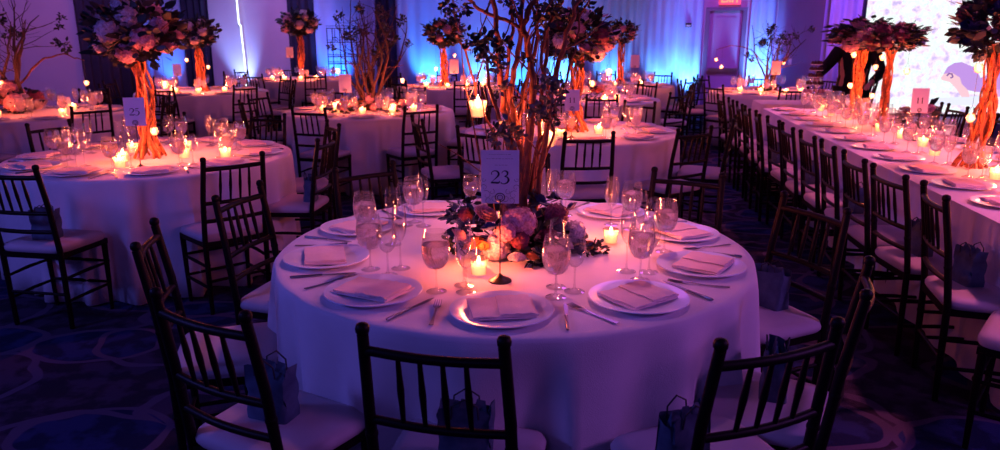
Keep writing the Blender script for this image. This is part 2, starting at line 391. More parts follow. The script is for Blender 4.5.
b = MB(); b.tube([(x, .004, z) for x, z in [sc(*p) for p in ((947, 76), (949, 73.5), (952, 74), (953, 77), (950.5, 78))]], .012, 6); link('dolphin_eye_swirl', b.mesh('dolphin_eye_swirl', 'screen_line'), t)
flat([sc(*p) for p in ((916, 99), (1020, 94), (1020, 104), (916, 106))], 'screen_white', 'shoreline', .014)
flat([sc(*p) for p in ((990, 90), (1020, 88), (1020, 96), (990, 97))], 'screen_violet_pale', 'far_hills', .010)
b = MB(); b.box((-.9, -.9, 0), (6.2, .12, .27)); o = link('stage', b.mesh('stage', 'stage', False), None, s0, (0, 0, sang)); tag(o, 'low dark stage under the projection screen', 'stage')

# black shelf rack
rp = wall_at(344, .75)
t = thing('shelf_rack', 'open black metal rack in front of the blue wall', 'rack', (rp.x, rp.y, 0), ang)
b = MB()
for x in (-.30, -.04, .30):
    for y in (-.15, .15): b.tube([(x, y, 0), (x, y, 1.70)], .011, 6)
link('upright_frame', b.mesh('upright_frame', 'black_metal'), t)
for z in (.42, .72, 1.0, 1.14, 1.42, 1.69):
    b = MB(); b.box((-.31, -.16, z), (.31, .16, z+.015)); b.tube([(-.31, -.16, z+.05), (.31, -.16, z+.05)], .006, 5)
    link('shelf', b.mesh('shelf', 'black_metal', False), t)
for x in (-.14, .10):
    b = MB(); b.tube([(x, -.15, 1.44), (x, -.15, 1.68)], .008, 6); b.tube([(x-.06, -.15, 1.50), (x, -.15, 1.53), (x+.06, -.15, 1.50)], .01, 6); link('divider', b.mesh('divider', 'black_metal'), t)

# coloured uplights on the floor along the walls
def fix_mesh():
    b = MB(); b.lathe([(.09, 0), (.09, .02), (.075, .03), (.085, .16), (.09, .17), (.08, .165)], 16, cap0=True, cap1=True); return b.mesh('uplight_can', 'black_metal')
UP = 2.2
BLUE = (.02, .20, 1); CY = (.06, .34, 1); CW = (.14, .44, 1); VIO = (.35, .10, 1)
for i, (px, pw, c, off, lean) in enumerate(((163, 150, BLUE, .45, 0), (238, 150, (.30, .50, 1), .4, 0), (334, 180, BLUE, .45, 0), (427, 150, CY, .40, 0), (480, 110, CW, .4, 0), (520, 80, CY, .4, 0),
         (562, 150, CW, .4, 0), (612, 90, CW, .4, 0), (663, 80, CW, .4, 0), (690, 130, CW, .4, 0), (762, 240, CW, .5, 0))):
    p = wall_at(px, off); q = wall_at(px, 0)
    lamp('uplight', 'SPOT', (p.x, p.y, .16), pw*UP, c, (q.x, q.y + .02, 1.35), spot_size=math.radians(54), spot_blend=.9, shadow_soft_size=.05)
lamp('uplight', 'SPOT', (-9.0, 10.75, .2), 300, BLUE, (-9.2, 11.3, 1.5), spot_size=math.radians(80), spot_blend=.9, shadow_soft_size=.05)
# wash colours of the walls
lamp('wall_wash', 'SPOT', (-4.5, 8.5, 4.0), 480, (.50, .22, .95), (-7.0, 12.0, 1.2), spot_size=math.radians(75), spot_blend=1, shadow_soft_size=.3)
lamp('wall_wash', 'SPOT', (-4.0, 12.5, 4.0), 700, (.50, .28, 1), (-5.2, 16.0, 1.4), spot_size=math.radians(60), spot_blend=1, shadow_soft_size=.3)
lamp('wall_wash', 'SPOT', (-.6, 12.0, 4.0), 480, (.02, .12, 1), (-.5, 15.6, 1.6), spot_size=math.radians(84), spot_blend=1, shadow_soft_size=.3)
lamp('wall_wash', 'SPOT', (3.6, 12.0, 4.0), 480, (.48, .09, .95), (4.2, 15.2, 1.4), spot_size=math.radians(50), spot_blend=1, shadow_soft_size=.3)
lamp('wall_wash', 'SPOT', (5.0, 10.0, 4.0), 800, (.30, .10, 1), (5.9, 12.5, 1.5), spot_size=math.radians(70), spot_blend=1, shadow_soft_size=.3)

# ---------------------------------------------------------------- chair
def make_chair():
    t = thing('ballroom_chair', '', 'chair')
    def post(s):   # local y = 0 at the back, chair faces +y
        return [(s*.175, .02, 0), (s*.178, .015, .2), (s*.18, .01, .45), (s*.178, -.02, .7), (s*.170, -.055, .905)]
    def pt(z, s=1):
        P = post(s)
        for a, b_ in zip(P, P[1:]):
            if z <= b_[2]: k = (z-a[2])/(b_[2]-a[2]); return Vector(a).lerp(Vector(b_), k)
        return Vector(P[-1])
    for s in (-1, 1):
        b = MB(); P = post(s); b.tube(P, [.013, .0145, .0155, .015, .0145], 10)
        e = Vector(P[-1]); b.lathe([(.010, -.002), (.0165, .006), (.0175, .016), (.014, .025), (.006, .029)], 10, Matrix.Translation(e), cap1=True)
        for z in (.30, .62):
            q = pt(z, s); b.lathe([(.0145, -.010), (.0170, -.003), (.0170, .003), (.0145, .010)], 10, Matrix.Translation(q))
        link('back_post', b.mesh('back_post', 'wood'), t)
        b = MB(); b.tube([(s*.185, .335, 0), (s*.19, .335, .2), (s*.195, .33, .415)], [.011, .0135, .017], 10)
        b.lathe([(.0135, -.012), (.0175, -.004), (.0175, .004), (.0135, .012)], 10, Matrix.Translation((s*.19, .335, .30))); link('leg', b.mesh('leg', 'wood'), t)
        for z in (.16, .29):
            b = MB(); b.tube([pt(z, s), (s*.188, .18, z+.004), (s*.19, .335, z)], [.008, .0105, .008], 8); link('stretcher', b.mesh('stretcher', 'wood'), t)
    def rail(z, bow, r):
        A = pt(z, -1); B = pt(z, 1); return [A.lerp(B, k/10) + Vector((0, -bow*math.sin(PI*k/10), 0)) for k in range(11)]
    for nm, z, bow, r in (('top_rail', .862, .020, .0125), ('back_rail', .665, .018, .0115), ('back_rail', .560, .018, .0115)):
        b = MB(); b.tube(rail(z, bow, r), r, 10); link(nm, b.mesh(nm, 'wood'), t)
    ra = rail(.862, .020, 0); rb = rail(.665, .018, 0)
    for k in (2.6, 4.2, 5.8, 7.4):
        i = int(k); f = k-i; A = ra[i].lerp(ra[i+1], f); B = rb[i].lerp(rb[i+1], f)
        b = MB(); b.tube([B, B.lerp(A, .3), B.lerp(A, .5), B.lerp(A, .7), A], [.006, .0078, .0095, .0078, .006], 8); link('spindle', b.mesh('spindle', 'wood'), t)
    for z in (.17, .30):
        b = MB(); b.tube([(-.19, .335, z), (0, .335, z), (.19, .335, z)], [.008, .0105, .008], 8); link('stretcher', b.mesh('stretcher', 'wood'), t)
    b = MB(); b.tube([pt(.2, -1), pt(.2, 1)], .009, 8); link('stretcher', b.mesh('stretcher', 'wood'), t)
    b = MB()   # seat frame
    fr = [(-.185, .0), (.185, .0), (.205, .35), (-.205, .35)]
    b.add([(x, y, .405) for x, y in fr] + [(x, y, .435) for x, y in fr], [(3,2,1,0), (4,5,6,7), (0,1,5,4), (1,2,6,5), (2,3,7,6), (3,0,4,7)]); link('seat_frame', b.mesh('seat_frame', 'wood', False), t)
    b = MB(); n = 36; vs = []; rings = ((1.0, .436), (1.035, .446), (1.04, .458), (1.0, .474), (.85, .483), (.5, .489), (.0, .490))
    for q, z in rings:
        for k in range(n):
            a = 2*PI*k/n; c, s = math.cos(a), math.sin(a); e = .28
            x = abs(c)**e*(1 if c > 0 else -1); y = abs(s)**e*(1 if s > 0 else -1)
            hw = .185 + .012*(y+1); vs.append((x*hw*q, (.18 + y*.175*q), z))
    fs = [(i*n+k, i*n+(k+1) % n, (i+1)*n+(k+1) % n, (i+1)*n+k) for i in range(len(rings)-1) for k in range(n)]
    fs.append(tuple(range(n-1, -1, -1))); b.add(vs, fs); link('seat_cushion', b.mesh('seat_cushion', 'cushion'), t)
    return t
CHAIR = Kind(make_chair())
CHG = 'dark ballroom chairs with pale cushions'
def chair(x, y, deg, label, group=None):
    """x, y: middle of the back at floor; deg: 0 faces away from the camera"""
    return CHAIR.put((x, y, 0), math.radians(deg), label, group or CHG)
def chair_top(x, y, deg, label, group=None):
    """same but x, y is where the top of the back is"""
    a = math.radians(deg); return chair(x - math.sin(a)*.05, y + math.cos(a)*.05, deg, label, group)

# ---------------------------------------------------------------- gift bag
def make_bag():
    rnd = random.Random(5); t = thing('gift_bag', '', 'bag'); b = MB(); vs = []; fs = []; n = 20; rows = 6
    for j in range(rows+1):
        z = j/rows*.15; tt = j/rows
        for k in range(n):
            a = 2*PI*k/n; c, s = math.cos(a), math.sin(a); x = abs(c)**.25*(1 if c > 0 else -1); y = abs(s)**.25*(1 if s > 0 else -1)
            w_ = .058*(1 + .05*tt); d_ = .036*(1 - .35*tt)
            jit = (.004 if j else 0)*(rnd.random()-.5)*(1 + 2*tt); vs.append((x*w_ + jit, y*d_ + jit, z + (.012*math.sin(3*a+1) if j == rows else 0)))
    for j in range(rows):
        for k in range(n): fs.append((j*n+k, j*n+(k+1) % n, (j+1)*n+(k+1) % n, (j+1)*n+k))
    fs.append(tuple(range(n-1, -1, -1))); b.add(vs, fs); o = link('bag_body', b.mesh('bag_body', 'bag'), t)
    for s in (-1, 1):
        b = MB(); b.tube([(-.03, s*.024, .13), (-.028, s*.026, .165), (0, s*.028, .185), (.028, s*.026, .165), (.03, s*.024, .13)], .0022, 6); link('handle', b.mesh('handle', 'bag_rope'), t)
    for k in range(3):   # tissue tufts
        b = MB(); x = -.03 + .03*k; b.add([(x-.02, -.01, .12), (x+.02, -.012, .12), (x+.01, .012, .12), (x-.015, .012, .12), (x-.012+.01*rnd.random(), 0, .172), (x+.014, .004, .165)], [(0,1,5,4), (1,2,5), (2,3,4,5), (3,0,4)])
        link('tissue', b.mesh('tissue', 'bag', False), t)
    return t
BAG = Kind(make_bag())
def bag(x, y, deg, fwd, side, label, turn=10):
    a = math.radians(deg); o = BAG.put((x - math.sin(a)*fwd + math.cos(a)*side, y + math.cos(a)*fwd + math.sin(a)*side, .487), a + math.radians(turn), label, 'small blue-grey gift bags on chair seats'); o.scale = (1.18, 1.18, 1.05); return o

# ---------------------------------------------------------------- tables
TZ = .765
def round_table(name, cx, cy, R, label, seed=0, folds=19, fine=True):
    rnd = random.Random(seed); n = 228 if fine else 120
    phs = [rnd.random()*6 for _ in range(4)]; b = MB(); vs = []
    prof = [(0, TZ), (.5*R, TZ), (R-.03, TZ), (R-.010, TZ-.001), (R-.002, TZ-.006), (R+.003, TZ-.018), (R+.008, TZ-.05), (R+.010, TZ-.13), (R+.012, TZ-.25), (R+.014, TZ-.42), (R+.016, TZ-.6), (R+.018, .012)]
    for i, (r, z) in enumerate(prof):
        for k in range(n):
            a = 2*PI*k/n; dz_ = (TZ - z)/TZ
            amp = .072*min(1, dz_*1.25)**.85
            env = .75 + .6*(.5+.5*math.sin(2*a+phs[0]))*(.5+.5*math.sin(5*a+phs[1])) + .3*math.sin(3*a+phs[3])**2
            sw = math.sin(folds*a+phs[2] + .9*math.sin(4*a+phs[1]) + .25*dz_); rr = r - .3*amp*env + amp*env*(sw*.7 - .9*(abs(math.sin(.5*(folds*a+phs[2]) + .9*math.sin(3*a+phs[0])))**.6 - .6)) + (.01*math.sin(37*a+phs[3])*dz_ if i > 5 else 0)
            vs.append((rr*math.cos(a), rr*math.sin(a), z))
    fs = [(i*n+k, i*n+(k+1) % n, (i+1)*n+(k+1) % n, (i+1)*n+k) for i in range(1, len(prof)-1) for k in range(n)]
    fs.append(tuple(range(n, 2*n))); vs = [v for v in vs]
    fs = [tuple(reversed(f)) if len(f) == 4 else f for f in fs]
    b.add(vs[n:], [tuple(i-n for i in f) for f in fs])
    o = link(name, b.mesh(name, 'linen'), None, (cx, cy, 0)); md = o.modifiers.new('hem', 'SOLIDIFY'); md.thickness = .0025; md.offset = -1
    return tag(o, label, 'table', 'round tables under white floor-length cloths')

def make_plate(simple=False):
    b = MB(); b.lathe([(.0, .001), (.085, 0), (.10, .002), (.125, .009), (.155, .014), (.159, .0155), (.158, .018), (.150, .0175), (.118, .012), (.104, .0065), (.0, .0062)] if not simple else [(0, .001), (.10, .001), (.157, .014), (.157, .018), (.11, .008), (0, .0065)], 48 if not simple else 24)
    return b.mesh('charger_plate', 'china')
PLATE = tag(link('charger_plate', make_plate()), '', 'plate'); PLATE = Kind(PLATE)
def make_napkin(wd, dp, seed):
    rnd = random.Random(seed); b = MB()
    def layer(z, w2, d2, th, sk, flap=0):
        nx, ny = 9, 7; vs = []; fs = []
        for zz in (z, z+th):
            for j in range(ny):
                for i in range(nx):
                    x = (i/(nx-1)*2-1)*w2 + sk*(j/(ny-1)-.5); y = (j/(ny-1)*2-1)*d2
                    vs.append((x, y, zz + .0016*math.sin(9*x*20+seed)*(zz > z) + .0015*math.sin(y*70+seed*2)))
        M_ = nx*ny
        for j in range(ny-1):
            for i in range(nx-1):
                q = j*nx+i; fs.append((M_+q, M_+q+1, M_+q+nx+1, M_+q+nx)); fs.append((q+nx, q+nx+1, q+1, q))
        bd = [i for i in range(nx)] + [j*nx+nx-1 for j in range(1, ny)] + [(ny-1)*nx+i for i in range(nx-2, -1, -1)] + [j*nx for j in range(ny-2, 0, -1)]
        for a_, c_ in zip(bd, bd[1:]+bd[:1]): fs.append((a_, c_, c_+M_, a_+M_))
        b.add(vs, fs)
    layer(0, wd/2, dp/2, .0045, .012); layer(.0062, wd/2-.003, dp/2-.002, .0040, -.006)
    # a narrow third fold on one side
    n0 = len(b.v); layer(.0118, wd*.26, dp/2-.004, .0035, .004)
    b.v[n0:] = [(x + wd*.20, y, z) for x, y, z in b.v[n0:]]
    return b.mesh('folded_napkin', 'napkin')
NAPS = [Kind(tag(link('folded_napkin', make_napkin(.215, .150, 1)), '', 'napkin')), Kind(tag(link('folded_napkin', make_napkin(.200, .165, 2)), '', 'napkin'))]

GOB = [(.026, .086), (.036, .098), (.0435, .118), (.0465, .140), (.0455, .162), (.041, .188), (.0365, .208)]
GOB = [(.004, .078), (.014, .081)] + [(r*1.0, z) for r, z in GOB]
FLU = [(.003, .105), (.010, .109), (.019, .125), (.0255, .150), (.027, .18), (.0245, .215), (.0225, .232)]
WIN = [(.003, .085), (.013, .089), (.025, .102), (.0335, .124), (.0355, .144), (.033, .168), (.028, .192)]
def foot_prof(): return [(.034, 0), (.034, .0025), (.026, .004), (.012, .007), (.005, .014)]
def make_glass(name, cat, prof, m, water=None, parts=True, n=20):
    zb = prof[0][1]; wpro = None
    if water:
        wpro = [(r-.0015, z+.001) for r, z in prof if z <= water]; wpro = [(.0015, prof[0][1]+.003)] + wpro[1:]
    if parts:
        t = thing(name, '', cat)
        b = MB(); b.lathe(prof, n); link('bowl', b.mesh('bowl', m), t)
        b = MB(); b.lathe([(.005, .014), (.0032, .03), (.003, zb-.02), (.0045, zb+.002)], 10); link('stem', b.mesh('stem', 'glass'), t)
        b = MB(); b.lathe(foot_prof(), n); link('foot', b.mesh('foot', 'glass'), t)
        if wpro: b = MB(); b.lathe(wpro, n, cap1=True); link('water', b.mesh('water', 'water'), t)
        return t
    b = MB(); b.lathe(prof, 14); b.lathe([(.034, 0), (.030, .003), (.004, .014), (.003, .03), (.003, zb-.01), (.0045, zb)], 10)
    if wpro: b.k = 1; b.lathe(wpro, 12, cap1=True)
    return tag(link(name, b.mesh(name, [m, 'water'])), '', cat)
GLASS = {('g', 1): Kind(make_glass('water_goblet', 'glass', GOB, 'near_glass', .180)), ('w', 1): Kind(make_glass('wine_glass', 'glass', WIN, 'glass')), ('f', 1): Kind(make_glass('champagne_flute', 'glass', FLU, 'glass')),
         ('g', 0): Kind(make_glass('water_goblet', 'glass', GOB, 'goblet_glass', .180, False)), ('w', 0): Kind(make_glass('wine_glass', 'glass', WIN, 'goblet_glass', None, False)), ('f', 0): Kind(make_glass('champagne_flute', 'glass', FLU, 'glass', None, False))}
GN = {'g': 'water-filled goblet', 'w': 'empty wine glass', 'f': 'slim empty champagne flute'}
def make_fork():
    t = thing('fork', '', 'cutlery'); b = MB()
    P = [(0, -.10, .004), (0, -.06, .003), (0, -.01, .002), (0, .03, .005)]; W_ = [.0065, .0045, .0028, .003]
    b.add([(x*s, y, z+h) for (x0, y, z), x in zip(P, W_) for s in (-1, 1) for h in (0, .0022)], [(4*i, 4*i+2, 4*i+6, 4*i+4) for i in range(3)] + [(4*i+1, 4*i+5, 4*i+7, 4*i+3) for i in range(3)] + [(4*i, 4*i+4, 4*i+5, 4*i+1) for i in range(3)] + [(4*i+2, 4*i+3, 4*i+7, 4*i+6) for i in range(3)] + [(0, 1, 3, 2)])
    link('handle', b.mesh('handle', 'steel', False), t)
    b = MB(); b.add([(-.003, .03, .005), (.003, .03, .005), (.012, .055, .003), (-.012, .055, .003), (-.003, .03, .0072), (.003, .03, .0072), (.012, .055, .0052), (-.012, .055, .0052)], [(3,2,1,0), (4,5,6,7), (0,1,5,4), (1,2,6,5), (2,3,7,6), (3,0,4,7)])
    for k in range(4):
        x = -.0105 + .007*k; b.tube([(x, .054, .0042), (x, .080, .004), (x*.95, .105, .007)], [.0017, .0016, .0009], 6)
    link('tines', b.mesh('tines', 'steel'), t); return t
def make_knife():
    t = thing('knife', '', 'cutlery')
    b = MB(); b.tube([(0, -.11, .005), (0, -.105, .005), (0, -.05, .005), (0, 0, .005)], [.003, .005, .0045, .0038], 8); link('handle', b.mesh('handle', 'steel'), t)
    b = MB(); q = [(-.004, 0), (.005, 0), (.008, .04), (.008, .09), (.002, .115), (-.004, .09)]
    b.add([(x, y, .004) for x, y in q] + [(x, y, .0058) for x, y in q], [(5,4,3,2,1,0), (6,7,8,9,10,11)] + [(i, (i+1) % 6, (i+1) % 6+6, i+6) for i in range(6)]); link('blade', b.mesh('blade', 'steel', False), t); return t
FORK = Kind(make_fork()); KNIFE = Kind(make_knife())

SN = {10: ['nearest the camera', 'at front right', 'at right towards the front', 'at right towards the back', 'at back right', 'at the far side', 'at back left', 'at left towards the back', 'at left towards the front', 'at front left'],
      8: ['nearest the camera', 'at front right', 'at the right side', 'at back right', 'at the far side', 'at back left', 'at the left side', 'at front left']}
RND = random.Random(11)
VW = ['leftmost in front of the stems', 'just in front of the stems', 'right of the stems', 'left of the stems']
def setting(px, py, ang_, where, table, fine, cut=True, unique=True, glasses='gwf', side=1):
    """px, py plate centre; ang_ is the direction (degrees) the diner faces: 0 = away from the camera"""
    a = math.radians(ang_); f = Vector((-math.sin(a), math.cos(a), 0)); r = Vector((math.cos(a), math.sin(a), 0))
    def L(s): return f'{s} {where} of {table}' if unique else f'{s} on {table}'
    G = lambda s: f'{s} on {table}'
    P = Vector((px, py, TZ+.0005))
    PLATE.put(P, RND.uniform(0, 6), L('white charger plate'), G('charger plates'))
    nk = RND.choice(NAPS); nk.put(P + Vector((0, 0, .0135)) + f*RND.uniform(-.01, .01), a + math.radians(RND.uniform(-16, 16)), L('folded cloth napkin'), G('folded napkins'))
    for k, (ff, rr) in zip(glasses, ((.155, .155), (.205, .235) , (.255, .165))):
        kd = GLASS[(k, 1 if fine else 0)]
        kd.put(P + f*(ff + RND.uniform(-.012, .012)) + r*(rr + RND.uniform(-.015, .015)), RND.uniform(0, 6), L(GN[k]), G({'g': 'water goblets', 'w': 'wine glasses', 'f': 'champagne flutes'}[k]))
    if cut:
        FORK.put(P + f*(-.02) - r*.20, a + math.radians(RND.uniform(-9, 9)), L('steel fork left of the plate'), G('forks'))
        KNIFE.put(P + f*(-.02) + r*.195, a + math.radians(RND.uniform(-9, 9)), L('steel knife right of the plate'), G('knives'))
def settings(cx, cy, R, a0, n, table, fine=False, cut=False, unique=True, skip=(), glasses='gwf'):
    for i in range(n):
        if i in skip: continue
        a = math.radians(a0 + 360/n*i); x = cx + (R-.205)*math.sin(a); y = cy - (R-.205)*math.cos(a)
        idx = round(((a0 + 360/n*i) % 360)/(360/n)) % n if n in SN else i
        setting(x, y, a0 + 360/n*i, SN[n][idx] if n in SN else '', table, fine, cut, unique, glasses)

# ---------------------------------------------------------------- candles
def make_votive(r=.032, h=.055, light=0):
    t = thing('votive_candle', '', 'candle')
    b = MB(); b.lathe([(r*.78, .002), (r*.85, .001), (r, h), (r*.94, h), (r*.8, .006)], 18, cap0=True); link('glass_cup', b.mesh('glass_cup', 'frosted_cup'), t)
    b = MB(); b.lathe([(r*.72, .007), (r*.80, h*.62), (.004, h*.60)], 16, cap0=True); link('wax', b.mesh('wax', 'wax'), t)
    b = MB(); b.lathe([(.001, h*.62), (.006, h*.70), (.0075, h*.80), (.004, h*1.0), (.0006, h*1.2)], 10); link('flame', b.mesh('flame', 'flame'), t)
    return t
CANDLE = 3.4
VOT = Kind(make_votive())
def candle_light(loc, pw, c=(1, .15, .05), r=.018):
    lamp('candle_light', 'POINT', loc, pw*CANDLE, c, shadow_soft_size=r)
def votive(x, y, label, group, pw=1.2, z=TZ+.0005):
    o = VOT.put((x, y, z), 0, label, group); o.scale = (1.25,)*3 if y > 3.3 else (1,)*3
    if pw: candle_light((x, y, z + .085), pw)
def make_hanging(r=.026):
    t = thing('hanging_votive', '', 'candle')
    b = MB(); b.lathe([(.002, -r*1.1), (r*.55, -r*1.0), (r*.95, -r*.3), (r*1.02, r*.2), (r*.8, r*.9), (r*.72, r*1.0)], 16); link('glass_globe', b.mesh('glass_globe', 'frosted_cup'), t)
    b = MB(); b.lathe([(r*.5, -r*.85), (r*.6, -r*.25), (.003, -r*.22)], 12, cap0=True); link('wax', b.mesh('wax', 'wax'), t)
    b = MB(); b.lathe([(.001, -r*.2), (.007, 0), (.0085, r*.2), (.004, r*.6), (.0006, r*.9)], 10); link('flame', b.mesh('flame', 'flame'), t)
    b = MB(); b.tube([(-r*.75, 0, r*.9), (-r*.4, 0, r*2.2), (0, 0, r*2.8), (r*.4, 0, r*2.2), (r*.75, 0, r*.9)], .0009, 5); link('wire_bail', b.mesh('wire_bail', 'dark_steel'), t)
    return t
WIRE_ME = MB(); WIRE_ME.tube([(0, 0, 0), (0, 0, 1)], .0011, 5); WIRE_ME = WIRE_ME.mesh('wire', 'dark_steel')
HANG = Kind(make_hanging())
def hanging(p, label, group, pw=.8, top=1.56):
    o = HANG.put(p, 0, label, group)
    wi = link('hanging_wire', WIRE_ME, o, (0, 0, .026*2.8)); wi.scale = (1, 1, max(.03, top - p[2] - .07))
    if pw: candle_light((p[0], p[1]-.035, p[2]), pw)

# ---------------------------------------------------------------- flowers
def make_leafmass(n, R, seed, m, size=.05, flat=1.0, shell=.55):
    rnd = random.Random(seed); b = MB()
    for _ in range(n):
        d = Vector((rnd.gauss(0, 1), rnd.gauss(0, 1), rnd.gauss(0, 1))).normalized(); rr = R*(shell + (1-shell)*rnd.random())
        p = Vector((d.x*rr, d.y*rr, d.z*rr*flat)); L = size*rnd.uniform(.7, 1.3); u = (d + Vector((rnd.gauss(0, .6), rnd.gauss(0, .6), rnd.gauss(0, .6)))).normalized()
        s = u.cross(Vector((rnd.random()-.5, rnd.random()-.5, rnd.random()-.5))).normalized(); nn = u.cross(s)
        w_ = L*.28
        b.add([p, p+u*L*.35+s*w_+nn*.006, p+u*L*.35-nn*.004, p+u*L*.35-s*w_+nn*.006, p+u*L*.75+s*w_*.7, p+u*L*.75-nn*.003, p+u*L*.75-s*w_*.7, p+u*L], [(0,1,2), (0,2,3), (1,4,5,2), (2,5,6,3), (4,7,5), (5,7,6)])
    return b.mesh('foliage', m)
def make_hydrangea(R, seed, m):
    rnd = random.Random(seed); b = MB(); N_ = 60; C = []
    for i in range(N_):
        z = 1 - 2*(i+.5)/N_; a = i*2.39996 + rnd.uniform(-.25, .25); z = max(-.98, min(.98, z + rnd.uniform(-.06, .06))); q = math.sqrt(1-z*z)
        C.append((Vector((q*math.cos(a), q*math.sin(a), z)), rnd.uniform(.80, 1.0)))
    nu, nv = 40, 26; vs = []; fs = []
    for j in range(nv+1):
        ph = PI*j/nv
        for i in range(nu):
            th = 2*PI*i/nu; d = Vector((math.sin(ph)*math.cos(th), math.sin(ph)*math.sin(th), math.cos(ph)))
            h = max(w_ - 7.5*max(0, 1-d.dot(c)) for c, w_ in C); vs.append(d*R*(.66 + .34*max(0, h)))
    fs = [(j*nu+i, j*nu+(i+1) % nu, (j+1)*nu+(i+1) % nu, (j+1)*nu+i) for j in range(nv) for i in range(nu)]
    b.add(vs, [tuple(reversed(f)) for f in fs])
    for d, w_ in C:
        rr = R*(.66+.34*w_); u = (d.orthogonal().normalized()); v = d.cross(u); t0 = rnd.random()*PI; wd = R*rnd.uniform(.12, .17)
        d2 = (d + Vector((rnd.gauss(0, .25), rnd.gauss(0, .25), rnd.gauss(0, .25)))).normalized(); u = d2.orthogonal().normalized(); v = d2.cross(u)
        for k in range(4):
            g = t0 + k*PI/2; e = u*math.cos(g) + v*math.sin(g); f = u*math.cos(g+PI/2) + v*math.sin(g+PI/2); c = d*rr
            b.add([c, c+e*wd*.6+f*wd*.5+d2*wd*.35, c+e*wd*1.2+d2*wd*.3, c+e*wd*.6-f*wd*.5+d2*wd*.35], [(0,1,2,3)])
    return b.mesh('hydrangea', m)
def make_rose(R, seed, m):
    rnd = random.Random(seed); b = MB()
    for ring, (nr, rad, hh, open_) in enumerate(((3, .22, .55, .05), (4, .42, .5, .2), (5, .64, .42, .42), (6, .84, .30, .75), (7, .98, .16, 1.0))):
        for k in range(nr):
            a0 = 2*PI*k/nr + ring*.7 + rnd.uniform(-.1, .1); half = PI/nr*1.35; vs = []
            for j in range(4):
                tt = j/3
                for i in range(6):
                    s = i/5*2-1; a = a0 + s*half; rr = R*rad*(.45 + .55*tt**.7) + R*.12*tt*tt*open_; z = -R*.45 + R*(hh+.45)*tt - R*.22*open_*tt*tt - R*.12*tt*s*s + R*.03*math.sin(5*s+ring)
                    vs.append((rr*math.cos(a), rr*math.sin(a), z))
            b.add(vs, [(j*6+i, j*6+i+1, (j+1)*6+i+1, (j+1)*6+i) for j in range(3) for i in range(5)])
    b.lathe([(.01*R, -R*.7), (R*.4, -R*.45), (R*.5, -R*.2), (R*.15, .3*R)], 10)
    return b.mesh('rose', m)
FL = {}
for c in ('white', 'pink', 'orange', 'blue', 'wine'):
    FL['h'+c] = make_hydrangea(1, 3, 'petal_'+c); FL['r'+c] = make_rose(1, 4, 'petal_'+c)
LEAFY = {(m, k): make_leafmass(150, 1, 20+k, m, .30) for m in ('leaf', 'leaf_dusty') for k in (0, 1)}
BIG = {(m, k): make_leafmass(46, 1, 30+k, m, .72, 1, .25) for m in ('leaf', 'leaf_dusty') for k in (0, 1)}
def flower(kind, parent, p, R, tilt=(0, 0)):
    o = link('hydrangea' if kind[0] == 'h' else 'rose', FL[kind], parent, p, (tilt[0], tilt[1], RND.uniform(0, 6))); o.scale = (R, R, R*.9)
    return o
def foliage(parent, p, R, m='leaf', flat=1):
    o = link('foliage', (BIG if R < .15 else LEAFY)[(m, RND.choice((0, 1)))], parent, p, (0, 0, RND.uniform(0, 6))); o.scale = (R, R, R*flat); o['kind'] = 'stuff'
    return o
def wander(p0, d0, L, r0, r1, rnd, steps=8, curl=.25, up=.0):
    p = Vector(p0); d = Vector(d0).normalized(); P = [p.copy()]
    for i in range(steps):
        d = (d + Vector((rnd.gauss(0, curl), rnd.gauss(0, curl), rnd.gauss(0, curl)*.5 + up))).normalized(); p = p + d*L/steps; P.append(p.copy())
    return P, [r0 + (r1-r0)*i/steps for i in range(steps+1)]

